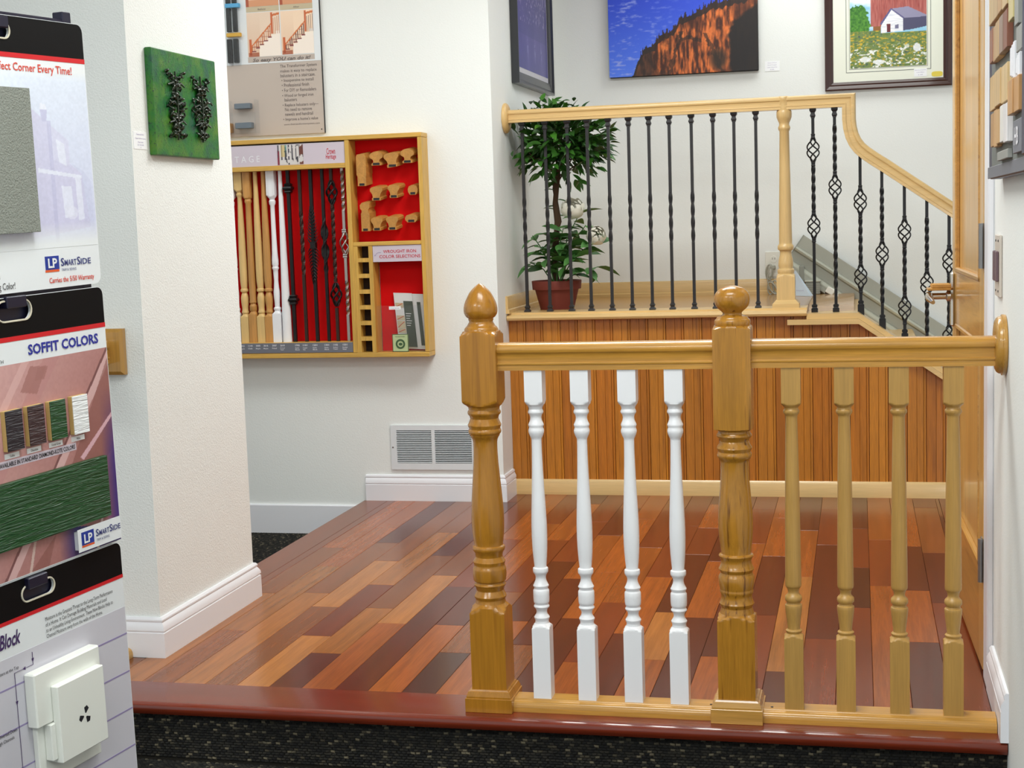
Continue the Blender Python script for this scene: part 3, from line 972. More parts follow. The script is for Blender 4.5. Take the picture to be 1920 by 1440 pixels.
# screw holes in the bottom rail
ros = MB().lathe_axis([(0, .0695), (.006, .0705), (.009, .070), (.0105, .0665), (.016, .0655), (.0205, .062), (.0235, .056), (.0245, .05), (.0245, .001)], (WR - 0.001, AY, 0.910), (-1, 0, 0), 48)
build('rosette', ros, 'oak_honey', rail, smooth=40, label='round rosette against the white wall')

wprof = [(0.031, .08), (0.2087, .08), (0.2110, .0318), (0.2150, .0262), (0.2195, .0205), (0.222, .0178), (0.2260, .0170), (0.2300, .0172), (0.2335, .0190), (0.2369, .0196), (0.240, .0178), (0.2450, .0145), (0.2509, .0132), (0.257, .0145), (0.2610, .0178), (0.2640, .0197), (0.267, .0192), (0.269, .0174), (0.2715, .0172), (0.2740, .0192), (0.278, .0198), (0.283, .0202), (0.295, .0204), (0.3051, .0202), (0.3075, .0192), (0.310, .0174), (0.3125, .0174), (0.3155, .0192), (0.3183, .0198), (0.322, .0178), (0.331, .0140), (0.339, .0128), (0.345, .0142), (0.349, .0168), (0.352, .0188), (0.355, .0194), (0.360, .0194), (0.363, .0188), (0.3655, .0155),
         (0.368, .0152), (0.385, .0168), (0.4068, .0184), (0.425, .0192), (0.4465, .0196), (0.470, .0195), (0.4861, .0191), (0.515, .0180), (0.5454, .0166), (0.5869, .0148), (0.63, .0134), (0.6655, .0127), (0.6865, .0126), (0.6909, .0130), (0.695, .0150), (0.6990, .0168), (0.702, .0178), (0.706, .0192), (0.7104, .0196), (0.714, .0190), (0.7175, .0176), (0.720, .0176), (0.7232, .0190), (0.7261, .0194), (0.7295, .0178), (0.737, .0148), (0.7436, .0139), (0.750, .0152), (0.7545, .0184), (0.7572, .0194), (0.761, .0186), (0.765, .0166), (0.7700, .0176), (0.7740, .0200), (0.7775, .0240), (0.782, .0290), (0.7855, .0320), (0.787, .08), (0.864, .08)]
oprof = [(0.031, .08), (0.2030, .08), (0.2055, .0318), (0.2080, .0275), (0.2110, .0230), (0.2135, .0200), (0.2157, .0178), (0.2185, .0182), (0.2205, .0195), (0.2225, .0195), (0.2245, .0175), (0.2262, .0150), (0.2300, .0148), (0.2447, .0164), (0.262, .0186), (0.2740, .0199), (0.2787, .0203), (0.2835, .0204), (0.2860, .0198), (0.288, .0168), (0.291, .0160), (0.2935, .0172), (0.2968, .0199), (0.3015, .0204), (0.3064, .0199), (0.3095, .0175), (0.313, .0140), (0.3165, .0128), (0.322, .0136), (0.3257, .0150), (0.3280, .0158), (0.3300, .0180), (0.3334, .0191), (0.338, .0194), (0.39, .0190), (0.45, .0184), (0.513, .0178), (0.60, .0166), (0.68, .0152), (0.7426, .0139), (0.7470, .0145), (0.7494, .0156), (0.7525, .0180), (0.7568, .0196), (0.7600, .0190), (0.7613, .0176), (0.7640, .0164), (0.7665, .0164), (0.7696, .0186), (0.7720, .0215), (0.7745, .0255), (0.7770, .0290), (0.7795, .0318), (0.7805, .08), (0.866, .08)]
wx = (-0.782, -0.667, -0.550, -0.436)
ox = (-0.158, -0.035, 0.090, 0.213)
w0 = build('baluster', MB().turned(wprof, 0.0225, (wx[0], AY), 48), 'white_gloss', rail, (wx[0], AY, 0.03), smooth=34, label='white painted turned baluster')
for xx in wx[1:]:
    dup(w0, rail, (xx, AY, 0.03), 'baluster')
o0 = build('baluster', MB().turned(oprof, 0.0225, (ox[0], AY), 48), 'oak_natural', rail, (ox[0], AY, 0.03), smooth=34, label='natural oak turned baluster')
for xx in ox[1:]:
    dup(o0, rail, (xx, AY, 0.03), 'baluster')
for xx in (-0.212, -0.36):
    mb = MB().lathe_axis([(0, 0.0035), (0.0012, 0.003)], (xx, AY - 0.012, 0.031), (0, 0, 1), 10)
    build('screw', mb, 'ink_black', rail)

# short railing on the column's front, hidden for the most part by the boards
hr = thing('wall_handrail', (-2.12, 3.84, 0), 'short oak handrail on a square block on the column front', 'handrail')
LX = -2.108
mb = MB()
q = [(0.066, 0), (0.066, 0.014), (0.056, 0.021)]
vs = []
for a, dpt in q:
    vs += [(LX + sx * a, 3.861 - dpt, 0.895 + sz * a) for sx, sz in ((-1, -1), (1, -1), (1, 1), (-1, 1))]
fs = [(3, 2, 1, 0), (8, 9, 10, 11)]
for L_ in range(2):
    fs += [(L_ * 4 + k, L_ * 4 + (k + 1) % 4, L_ * 4 + 4 + (k + 1) % 4, L_ * 4 + 4 + k) for k in range(4)]
build('wall_block', MB().add(vs, fs), 'oak_honey', hr, smooth=0)
for zz, prf, nm, y0 in ((0.862, rail_prof, 'handrail', 3.84), (0.0, shoe_prof, 'bottom_rail', 3.845)):
    mb = MB().sweep_xz(prf, [(0, zz), (0.32, zz)], 0)
    mb.v = [(LX - 0.003 + p[1], y0 - p[0], p[2]) for p in mb.v]
    build(nm, mb, 'oak_honey_y', hr, smooth=40)

# ================================================================== LANDING RAILING
LY = 6.50
lr = thing('landing_railing', (-0.8, LY, LZ), 'pale maple handrail with black iron balusters on the upper landing and stairs', 'railing')
path = [(WL + 0.024, 1.662), (-0.040, 1.662)]
cx = [(-0.062, 1.684)]
ctr = [(-1.506, 1.662), (-0.0625, 1.662), (-0.0625, 1.61), (-0.0585, 1.57), (-0.049, 1.532), (-0.034, 1.499), (-0.012, 1.469), (0.016, 1.444), (0.05, 1.419), (0.09, 1.392), (0.38, 1.186), (0.95, 0.786)]
build('handrail', MB().sweep_xz([(a * 0.95, b * 0.84) for a, b in rail_prof], ctr, LY), 'maple', lr, smooth=27)
mb = MB().turned([(1.655, .0265), (1.664, .0275), (1.675, .0275), (1.69, .0265), (1.700, .029), (1.708, .031), (1.715, .029), (1.7195, .022), (1.7205, .001)], None, (-0.306, LY), 32)
build('rail_cap', mb, 'maple_z', lr, smooth=40)
ros = MB().lathe_axis([(0, .066), (.006, .067), (.0095, .066), (.014, .062), (.018, .055), (.0205, .045), (.0205, .001)], (WL + 0.001, LY, 1.684), (1, 0, 0), 40)
build('rosette', ros, 'maple_z', lr, smooth=40, label='round rosette on the left wall')
lp = [(0.85, .07), (0.948, .07), (0.953, .0535), (0.958, .0460), (0.962, .0390), (0.966, .0345), (0.972, .0355), (0.978, .0365), (0.984, .0352), (0.988, .0305), (0.991, .0300), (1.000, .0318), (1.012, .0318), (1.028, .0300), (1.045, .0258), (1.060, .0245), (1.066, .0270), (1.069, .0325), (1.076, .0345), (1.083, .0345), (1.088, .0325), (1.092, .0290), (1.096, .0280), (1.110, .0282), (1.25, .0260), (1.42, .0228), (1.572, .0205), (1.578, .0240), (1.583, .0258), (1.589, .0258), (1.594, .0235), (1.600, .0212), (1.608, .0222), (1.622, .0285), (1.632, .0320), (1.645, .0325), (1.655, .0318), (1.661, .0290)]
nw = build('newel_post', MB().turned(lp, 0.0385, (-0.304, LY), 48), 'maple_z', lr, (-0.304, LY, LZ), smooth=34, label='turned maple post')
hb = 0.0565
mb = MB().box(-0.304 - hb, -0.304 + hb, LY - hb, LY + hb, LZ - 0.02, LZ + 0.018)
q = [(-0.304 + sx * a, LY + sy * a, z) for z, a in ((LZ + 0.018, hb), (LZ + 0.034, 0.042)) for sx, sy in ((-1, -1), (1, -1), (1, 1), (-1, 1))]
mb.add(q, [(0, 1, 5, 4), (1, 2, 6, 5), (2, 3, 7, 6), (3, 0, 4, 7), (3, 2, 1, 0), (4, 5, 6, 7)])
build('base_block', mb, 'maple', nw, smooth=0)

A_ = 0.0064


def twist_levels(z0, z1, spans, turns_per_m=5.5):
    """square bar levels from z0 to z1 with twisted spans"""
    L_ = [(z0, 0.0)]
    ang = 0.0
    for a, b in spans:
        L_.append((a, ang))
        nseg = max(8, int((b - a) / 0.006))
        tot = round((b - a) * turns_per_m * 4) * math.pi / 2
        for k in range(1, nseg + 1):
            L_.append((a + (b - a) * k / nseg, ang + tot * k / nseg))
        ang += tot
    L_.append((z1, ang))
    return L_


def shoe(z, tall=0.03, w=0.0135, flip=False):
    pr = [(0, w), (0.006, w), (0.009, w * 0.85), (0.012, w * 0.62), (0.016, w * 0.62), (0.020, w * 0.80), (0.024, w * 0.80), (0.027, w * 0.6), (0.03, w * 0.6)]
    pr = [(a * tall / 0.03, b * 1.4142) for a, b in pr]
    if flip:
        pr = [(-a, b) for a, b in pr]
    # square shoe: clip by its own square at every level
    return pr


def sqlathe(c, z, pr):
    vs, fs = [], []
    for a, b in pr:
        s_ = b / 1.4142
        vs += [(c[0] + sx * s_, c[1] + sy * s_, z + a) for sx, sy in ((-1, -1), (1, -1), (1, 1), (-1, 1))]
    m = len(pr)
    for i in range(m - 1):
        fs += [(i * 4 + k, i * 4 + (k + 1) % 4, i * 4 + 4 + (k + 1) % 4, i * 4 + 4 + k) for k in range(4)]
    fs += [(3, 2, 1, 0), tuple((m - 1) * 4 + k for k in range(4))]
    return vs, fs


pxs = [-1.450, -1.346, -1.247, -1.158, -1.064, -0.974, -0.885, -0.796, -0.700, -0.607, -0.517, -0.424]
b0 = build('iron_baluster', MB().sqbar((pxs[0], LY), A_, twist_levels(LZ, 1.663, [(1.112, 1.33)], 5.0)), 'iron_dark', lr, (pxs[0], LY, LZ), smooth=0)
bs = build('base_shoe', MB().add(*sqlathe((pxs[0], LY), LZ, shoe(0))), 'iron_dark', b0, (pxs[0], LY, LZ), smooth=0)
tk = build('top_knuckle', MB().add(*sqlathe((pxs[0], LY), 1.662, shoe(0, 0.04, 0.0138, True))), 'iron_dark', b0, (pxs[0], LY, 1.662), smooth=0)
for xx in pxs[1:]:
    b1 = dup(b0, lr, (xx, LY, LZ), 'iron_baluster')
    dup(bs, b1, (xx, LY, LZ), 'base_shoe')
    dup(tk, b1, (xx, LY, 1.662), 'top_knuckle')


def basket_mb(c, zc, h=0.106, R=0.0275, r=0.0032, turns=0.75):
    mb = MB()
    for k in range(4):
        pts = []
        for i in range(19):
            t = i / 18
            th = k * math.pi / 2 + t * turns * 2 * math.pi
            rr = 0.0045 + (R - 0.0045) * (math.sin(math.pi * t) ** 1.15)
            pts.append((c[0] + rr * math.cos(th), c[1] + rr * math.sin(th), zc - h / 2 + h * t))
        mb.tube(pts, r, 6)
    return mb


bas = [(-0.184, [1.488, 1.165], 1.662, 0.797), (-0.094, [1.327], 1.662, 0.797), (0.010, [1.264, 0.944], None, 0.79), (0.099, [1.039], None, 0.728),
       (0.191, [1.130, 0.806], None, 0.663), (0.282, [0.907], None, 0.600), (0.372, [1.002, 0.68], None, 0.537), (0.464, [0.77], None, 0.472)]


def rail_bottom(x):
    xs = [p[0] for p in ctr]; zs = [p[1] for p in ctr]
    return float(np.interp(x, xs[4:], zs[4:]))


proto = {}
for xx, zc, ztop, zb in bas:
    if ztop is None:
        ztop = rail_bottom(xx) + 0.006
    # bar pieces between baskets
    zs = sorted(zc)
    mb = MB()
    cuts = [zb]
    for z in zs:
        cuts += [z - 0.052, z + 0.052]
    cuts.append(ztop)
    for k in range(0, len(cuts), 2):
        a, b = cuts[k], cuts[k + 1]
        if len(zs) == 2:
            sp = [(a + 0.012, b - 0.012)] if k == 2 else []
        else:
            sp = [(a + 0.10, b - 0.015)] if k == 0 else [(a + 0.015, b - 0.07)]
            if sp[0][1] - sp[0][0] < 0.05: sp = []
        mb.sqbar((xx, LY), A_, twist_levels(a, b, sp, 6.5))
    pb = build('iron_baluster', mb, 'iron_black', lr, (xx, LY, zb), smooth=0)
    for z in zs:
        if 'b' not in proto:
            proto['b'] = build('basket', basket_mb((xx, LY), z), 'iron_black', pb, (xx, LY, z), smooth=60)
            proto['c'] = build('collar', MB().add(*sqlathe((xx, LY), z + 0.05, [(0, .012), (.003, .0125), (.006, .0115), (.012, .0115), (.015, .0125), (.018, .012)])), 'iron_black', pb, (xx, LY, z + 0.05), smooth=0)
        else:
            dup(proto['b'], pb, (xx, LY, z), 'basket')
            dup(proto['c'], pb, (xx, LY, z + 0.05), 'collar')
        dup(proto['c'], pb, (xx, LY, z - 0.068), 'collar')
    if xx < -0.05:
        dup(tk, pb, (xx, LY, 1.662), 'top_knuckle').data = tk.data
    tall = 0.034 if xx < 0 else 0.066
    zz = zb if xx < 0 else zb - 0.012
    build('base_shoe', MB().add(*sqlathe((xx, LY), zz, [(0, .0195), (tall - .018, .0195), (tall - .016, .015), (tall - .012, .013), (tall - .010, .0165), (tall - .003, .0165), (tall, .012)])), 'iron_black', pb, (xx, LY, zz), smooth=0)

# ================================================================== POTTED TREE
PX, PY = -1.357, 6.715
tree = thing('potted_tree', (PX, PY, LZ), 'artificial topiary tree with white flowers in a terracotta pot behind the landing balusters', 'plant')
pot = build('pot', MB().turned([(LZ, .078), (LZ + .09, .101), (LZ + .091, .112), (LZ + .128, .1155), (LZ + .131, .114), (LZ + .131, .105), (LZ + .115, .102)], None, (PX, PY), 40), 'pot_clay', tree, (PX, PY, LZ), smooth=35)
build('soil', MB().turned([(LZ + .10, .1), (LZ + .117, .1005)], None, (PX, PY), 24), 'soil', tree)
trunk = [(PX, PY, 0.92), (PX - .008, PY, 1.0), (PX - .003, PY + .004, 1.075), (PX + .006, PY, 1.15), (PX + .012, PY - .004, 1.22), (PX + .004, PY, 1.30), (PX + .012, PY, 1.37), (PX + .022, PY, 1.43), (PX + .02, PY, 1.55), (PX + .018, PY, 1.68)]
mb = MB().tube(trunk, [.016, .015, .014, .0135, .013, .0125, .012, .011, .008, .004], 9)
tr2 = [(p[0] + .014 * math.cos(i * 1.5), p[1] + .014 * math.sin(i * 1.5), p[2]) for i, p in enumerate(trunk)]
mb.tube(tr2[:8], .008, 7)
build('trunk', mb, 'bark', tree, (PX, PY, 0.92), smooth=60)


def leaf_mesh(name, mat, L_, W_):
    vs, fs = [], []
    ts = [0, .12, .3, .5, .72, .88, 1.0]
    ws = [.06, .55, .95, 1.0, .68, .32, 0.02]
    for t, w in zip(ts, ws):
        bend = -0.22 * t * t * L_
        vs += [(t * L_, -w * W_ / 2, bend + w * W_ * .14), (t * L_, 0, bend), (t * L_, w * W_ / 2, bend + w * W_ * .14)]
    for i in range(len(ts) - 1):
        a = i * 3
        fs += [(a, a + 3, a + 4, a + 1), (a + 1, a + 4, a + 5, a + 2)]
    me = bpy.data.meshes.new(name)
    me.from_pydata(vs, [], fs)
    me.materials.append(MATS[mat])
    me.polygons.foreach_set('use_smooth', [True] * len(fs))
    return me


LM = leaf_mesh('leaf', 'leaf_dark', 0.062, 0.026)
BM_ = leaf_mesh('leaf', 'leaf_bush', 0.088, 0.040)


def place_leaf(me, p, d, roll, sc, parent):
    d = Vector(d).normalized()
    up = Vector((0, 0, 1))
    yv = up.cross(d)
    if yv.length < 1e-3: yv = Vector((0, 1, 0))
    yv.normalize()
    zv = d.cross(yv)
    R = Matrix((d, yv, zv)).transposed() @ Matrix.Rotation(roll, 3, 'X')
    o = bpy.data.objects.new('leaf', me)
    COL.objects.link(o)
    o.parent = parent
    P = WLOC[parent.name]
    o.matrix_local = Matrix.Translation(Vector(p) - Vector(P)) @ R.to_4x4() @ Matrix.Diagonal((sc, sc, sc, 1))
    return o


lr_ = random.Random(21)
BC = Vector((-1.325, 6.70, 1.565))
leaves = []
tw = MB()


def clampx(p):
    return p.x > WL + 0.012 and p.y < 7.5


def ballpoint(rmin, rmax):
    while True:
        v = Vector((lr_.uniform(-1, 1), lr_.uniform(-1, 1), lr_.uniform(-1, 1)))
        if 0.1 < v.length < 1:
            v.normalize()
            r = lr_.uniform(rmin, rmax)
            return v, Vector((v.x * 0.235 * r, v.y * 0.215 * r, v.z * 0.165 * r))


def add_tree_leaves(n, rmin, rmax, sink):
    k = 0
    while k < n:
        v, q = ballpoint(rmin, rmax)
        p = BC + q
        if v.z < -0.75 and lr_.random() < 0.6: continue
        d = (v + Vector((lr_.uniform(-.8, .8), lr_.uniform(-.8, .8), lr_.uniform(-.7, .5)))).normalized()
        if v.z < -0.2: d = Vector((d.x, d.y, max(d.z, -0.25))).normalized()
        e = p + d * 0.065
        if not (clampx(p) and clampx(e)): continue
        # keep clear of the handrail
        if abs(e.y - LY) < 0.04 and 1.64 < e.z < 1.73: continue
        sink(p, d, lr_.uniform(-.9, .9), lr_.uniform(.75, 1.2))
        k += 1


add_tree_leaves(150, 0.84, 1.10, lambda p, d, r, s: leaves.append((p, d, r, s)))
# crown at the top and the sprig on the right
for _ in range(26):
    p = Vector((-1.335 + lr_.uniform(-.10, .12), 6.70 + lr_.uniform(-.07, .07), lr_.uniform(1.70, 1.775)))
    d = Vector((lr_.uniform(-1, 1), lr_.uniform(-.8, .8), lr_.uniform(-.2, .8)))
    leaves.append((p, d, lr_.uniform(-.8, .8), lr_.uniform(.7, 1.05)))
for _ in range(14):
    p = Vector((-1.11 + lr_.uniform(-.05, .03), 6.70 + lr_.uniform(-.04, .04), 1.585 + lr_.uniform(-.05, .05)))
    d = Vector((lr_.uniform(-.4, 1), lr_.uniform(-.6, .6), lr_.uniform(-.8, .8)))
    leaves.append((p, d, lr_.uniform(-.8, .8), lr_.uniform(.8, 1.1)))
for z, sx in ((1.32, 1), (1.27, -1), (1.36, -1), (1.245, 1), (1.29, -1)):
    leaves.append((Vector((PX + .01, PY, z)), Vector((sx, lr_.uniform(-.4, .4), lr_.uniform(-.1, .5))), 0.2, 1.0))
for p, d, r, s in leaves:
    place_leaf(LM, p, d, r, s, tree)
# inner leaves as one mass
mv, mf = [], []
src = [Vector(v.co) for v in LM.vertices]; srf = [tuple(p.vertices) for p in LM.polygons]


def sink_mass(p, d, roll, sc):
    d = Vector(d).normalized(); yv = Vector((0, 0, 1)).cross(d).normalized(); zv = d.cross(yv)
    R = Matrix((d, yv, zv)).transposed() @ Matrix.Rotation(roll, 3, 'X')
    o = len(mv)
    mv.extend([p + R @ (q * sc) for q in src]); mf.extend([tuple(i + o for i in f) for f in srf])


add_tree_leaves(800, 0.25, 1.0, sink_mass)
build('foliage', MB().add(mv, mf), 'leaf_dark', tree, smooth=60, kind='stuff')
# twigs
for k in range(16):
    v, q = ballpoint(.7, .95)
    e = BC + q
    if not clampx(e): continue
    s0 = Vector((PX + .02, PY, 1.40 + 0.012 * k))
    tw.tube([s0, (s0 + e) / 2 + Vector((0, 0, -.01)), e], [.004, .003, .0015], 5)
tw.tube([Vector((PX + .03, PY, 1.5)), Vector((-1.2, 6.7, 1.56)), Vector((-1.09, 6.7, 1.60))], [.004, .003, .002], 5)
build('twigs', tw, 'bark', tree, smooth=60)
# flowering stems
stems = [((-1.34, 6.70), (-1.23, 6.66, 1.255)), ((-1.34, 6.70), (-1.16, 6.64, 1.12)), ((-1.33, 6.69), (-1.15, 6.66, 1.01)), ((-1.37, 6.69), (-1.45, 6.65, 1.16)), ((-1.37, 6.70), (-1.47, 6.66, 1.04)),
         ((-1.35, 6.68), (-1.30, 6.62, 1.19)), ((-1.36, 6.68), (-1.41, 6.62, 1.10)), ((-1.34, 6.68), (-1.24, 6.60, 1.06)), ((-1.35, 6.72), (-1.36, 6.74, 1.16)), ((-1.33, 6.69), (-1.20, 6.64, 1.20)), ((-1.33, 6.70), (-1.25, 6.60, 1.14))]
sm = MB()
for (sx, sy), e in stems:
    s0 = Vector((sx, sy, LZ + .115)); e = Vector(e)
    mid = Vector((s0.x * .6 + e.x * .4, s0.y * .6 + e.y * .4, s0.z * .35 + e.z * .65))
    sm.tube([s0, mid, e], [.003, .0028, .002], 5)
    n = 9
    for i in range(n):
        t = 0.3 + 0.75 * i / n
        p = mid.lerp(e, min(1, max(0, (t - .35) / .65))) if t > .35 else s0.lerp(mid, .8)
        a = i * 2.4 + lr_.uniform(-.4, .4)
        d = Vector((math.cos(a), math.sin(a) * .8, lr_.uniform(-.5, .45)))
        q = p + d.normalized() * .08
        if not clampx(q): d.x = abs(d.x)
        place_leaf(BM_, p, d, lr_.uniform(-.7, .7), lr_.uniform(.85, 1.3), tree)
build('stems', sm, 'leaf_bush', tree, smooth=60)


def flower(c, R_, ax):
    ax = Vector(ax).normalized()
    q = Vector((0, 0, 1)).rotation_difference(ax)
    mb = MB()
    for ring, (n, rad, top_, w) in enumerate(((6, 1.0, .75, 1.4), (6, .90, 1.05, 1.3), (5, .74, 1.2, 1.4), (4, .52, 1.3, 1.6))):
        for k in range(n):
            a = k * 2 * math.pi / n + ring * .5
            vs, fs = [], []
            for i in range(6):
                for j in range(6):
                    s_, t = i / 5, j / 5 - .5
                    el = -1.35 + s_ * (1.35 + top_ - .35 * (2 * t) ** 2 * s_)
                    az = a + t * w * (0.35 + .65 * math.sin(math.pi * min(1, .15 + s_ * .7)))
                    r = R_ * rad * (1 + .10 * s_ * s_ * (1 if ring < 2 else 0) + .05 * math.sin(5 * t + k))
                    vs.append(Vector((r * math.cos(el) * math.cos(az), r * math.cos(el) * math.sin(az), r * .85 * math.sin(el))))
            for i in range(5):
                for j in range(5):
                    fs.append((i * 6 + j, i * 6 + j + 1, i * 6 + 7 + j, i * 6 + 6 + j))
            mb.add([Vector(c) + q @ p for p in vs], fs)
    return mb


for c, R_, ax in (((-1.152, 6.63, 1.150), .043, (.4, -.7, .35)), ((-1.262, 6.66, 1.275), .052, (.1, -.5, .7))):
    build('flower', flower(c, R_, ax), 'petal_white', tree, smooth=60)

# ================================================================== DISPLAY CASE
F, BK = 6.165, 6.259
cs = thing('display_case', (-2.3, BK, 0.64), 'oak wall case with red felt back holding stair part samples', 'display case')
X0, XD, X1 = -3.02, -2.157, -1.8375


def cbox(name, x0, x1, z0, z1, mat, y0=F, y1=BK, b=0.0015, parent=None, **k):
    return build(name, MB().box(x0, x1, y0, y1, z0, z1, b), mat, parent or cs, smooth=0, **k)


cbox('frame_board', X0, -1.819, 1.602, 1.621, 'case_oak_x')
cbox('frame_board', X0, -1.819, 0.655, 0.675, 'case_oak_x')
cbox('frame_board', -1.8375, -1.819, 0.676, 1.601, 'case_oak_z')
cbox('frame_board', X0, X0 + 0.019, 0.676, 1.601, 'case_oak_z')
cbox('divider', -2.1675, -2.1475, 0.676, 1.601, 'case_oak_z')
cbox('shelf', -2.1470, -1.838, 1.1425, 1.1595, 'case_oak_x')
cbox('shelf', X0 + 0.019, -2.168, 1.484, 1.5045, 'case_oak_x', b=0.001)
cbox('bottom_ledge', X0 + 0.019, -2.168, 0.676, 0.7235, 'case_oak_x', y0=F + 0.004, b=0.001)
cbox('felt_panel', X0 + 0.019, -2.168, 0.724, 1.484, 'red_felt', y0=BK - 0.008, b=0)
cbox('felt_panel', -2.147, -1.838, 1.160, 1.601, 'red_felt', y0=BK - 0.008, b=0)
cbox('felt_panel', -2.058, -1.838, 0.676, 1.1425, 'red_felt', y0=BK - 0.008, b=0)
# cubbies: a plate with seven square openings
mb = MB()
hx0, hx1 = -2.128, -2.0785
zs_ = [1.089 + 0.026 - 0.0688 * i for i in range(7)]
edges = []
for zc in zs_:
    edges.append((zc - 0.0255, zc + 0.0255))
mb.box(-2.1470, hx0, F + 0.002, F + 0.088, 0.676, 1.1425).box(hx1, -2.0605, F + 0.002, F + 0.088, 0.676, 1.1425)
zt = 1.1425
for a, b in edges:
    if zt - b > 0.001: mb.box(hx0, hx1, F + 0.002, F + 0.088, b, zt)
    zt = a
mb.box(hx0, hx1, F + 0.002, F + 0.088, 0.676, zt)
build('cubby_column', mb, 'case_oak_z', cs, smooth=0)
build('cubby_shade_back', MB().box(hx0, hx1, F + 0.062, F + 0.088, 0.677, 1.142), 'cubby_shade', cs, smooth=0)  # dark panel added inside; its colour stands for the shade of deep holes
sg = cbox('header_sign', X0 + 0.019, -2.169, 1.505, 1.596, 'sign_mauve', y0=F + 0.006, y1=F + 0.012, b=0)
lettering('T A G E', (-2.682, F + 0.006, 1.524), (1, 0, 0), (0, 0, 1), 0.118, 0.028, 'ink_pale', sg)
lettering('Crown', (-2.252, F + 0.006, 1.545), (1, 0, 0), (0, 0, 1), 0.040, 0.026, 'ink_red', sg, bold=.01)
lettering('Heritage', (-2.256, F + 0.006, 1.525), (1, 0, 0), (0, 0, 1), 0.047, 0.022, 'ink_red', sg, bold=.01)


def stair_photo(X, Y):
    r = np.zeros(X.shape + (3,)) + C3((212, 206, 204))
    n = fbm(X * 9, Y * 3, 5)
    r = mix(r, C3((70, 66, 80)), ((np.sin(X * 46) > .55) & (Y < .75) & (n > .42)).astype(float))
    r = mix(r, C3((206, 180, 110)), ((X > .15) & (X < .3) & (Y < .6)).astype(float) * .7)
    r = mix(r, C3((60, 130, 120)), ((X > .3) & (X < .36) & (Y < .5)).astype(float) * .6)
    r = mix(r, C3((130, 40, 60)), ((X < .08) & (Y > .3)).astype(float))
    r = mix(r, C3((110, 60, 50)), ((X > .85) & (n > .5)).astype(float))
    return mix(r, C3((60, 58, 66)), (n > .72).astype(float))


painting('photo', stair_photo, (0, 1, 0, 1), 60, 40, lambda u, v: (-2.480 + u * 0.120, F + 0.0052, 1.507 + v * 0.086), 'print_matte', sg)
s2 = cbox('label_sign', -2.0595, -1.8385, 1.071, 1.1415, 'sign_mauve', y0=F + 0.004, y1=F + 0.009, b=0)
lettering('WROUGHT IRON', (-2.012, F + 0.004, 1.109), (1, 0, 0), (0, 0, 1), 0.150, 0.0135, 'ink_red', s2, bold=.012)
lettering('COLOR SELECTIONS', (-2.030, F + 0.004, 1.087), (1, 0, 0), (0, 0, 1), 0.186, 0.0135, 'ink_red', s2, bold=.012)
mb = MB().tube([(-2.022, F + 0.0035, 1.112), (-2.036, F + 0.0035, 1.1115), (-2.043, F + 0.0035, 1.108), (-2.049, F + 0.0035, 1.099)], .0007, 5)
mb.prism([(-2.0515, 1.096), (-2.046, 1.1005), (-2.051, 1.1025)], 'Y', F + 0.003, F + 0.004)
build('arrow', mb, 'ink_lavender', s2, smooth=0)
ns = cbox('number_strip', X0 + 0.02, -2.1685, 0.6785, 0.7225, 'strip_grey', y0=F + 0.001, y1=F + 0.004, b=0)
for xx, a, b in ((-2.690, '2022', 'Maple'), (-2.652, '1141', 'Oak'), (-2.615, '3000', 'Maple'), (-2.578, '3616', 'Maple'), (-2.537, '3007', 'Primed'), (-2.499, '2010', 'Primed\nTaper'), (-2.428, '1702', 'Satin\nBlack'), (-2.392, '1101', 'Copper\nVein'),
                 (-2.345, '1201', 'Satin\nBlack'), (-2.290, '1301', 'Satin\nBlack'), (-2.249, '1102', 'Rubbed\nCopper'), (-2.205, '1501', 'Brushed\nNickel')):
    lettering(a, (xx - .010, F + 0.001, 0.7085), (1, 0, 0), (0, 0, 1), 0.021, 0.0075, 'ink_pale', ns, bold=.02)
    hh = 0.014 if '\n' in b else 0.0065
    lettering(b, (xx - .011, F + 0.001, 0.7035 - hh), (1, 0, 0), (0, 0, 1), 0.022, hh, 'ink_pale', ns, bold=.01)
build('acrylic_pocket', MB().box(-2.0570, -1.8390, F + 0.014, F + 0.017, 0.677, 0.879), 'clear_acrylic', cs, smooth=0)

# literature in the pocket
bro = thing('brochure', (-1.92, 6.225, 0.676), 'tall white and dark brochure leaning in the lower right pocket of the case', 'brochure')
BO = np.array((-1.985, 6.236, 0.684)); bu = np.array((0.995, 0, -0.05)); bu /= np.linalg.norm(bu)
bv = np.array((-0.085, 0.02, 1.0)); bv /= np.linalg.norm(bv); bn = np.cross(bv, bu)
bn = -bn if bn[1] > 0 else bn


def bq(name, a0, a1, c0, c1, d, mat, parent=bro, th=0.0012):
    return build(name, MB().obox(BO + bn * d, bu, bv, bn, (a0, a1, c0, c1, 0, th)), mat, parent, smooth=0)


bq('page', 0.012, 0.145, 0.003, 0.248, -0.004, 'leaflet_white')
bq('page', 0.010, 0.095, 0.012, 0.250, 0.0, 'leaflet_white')
bq('dark_panel', 0.052, 0.094, 0.012, 0.215, 0.0018, 'leaflet_dark')
bq('dark_panel', 0.112, 0.128, 0.02, 0.212, -0.0022, 'leaflet_dark')
for c0, c1 in ((0.186, 0.206), (0.130, 0.150), (0.094, 0.126), (0.073, 0.092)):
    bq('picture', 0.014, 0.050, c0, c1, 0.0018, 'strip_tan')
    build('picture_rail', MB().tube([BO + bu * 0.016 + bv * (c0 + .003) + bn * .0034, BO + bu * 0.046 + bv * (c1 - .003) + bn * .0034], .0012, 4), 'ink_orange', bro, smooth=0)
for i in range(6):
    bq('text_line', 0.057, 0.082 - 0.004 * (i % 3), 0.158 - i * 0.0105, 0.161 - i * 0.0105, 0.0032, 'leaflet_white', th=0.0004)
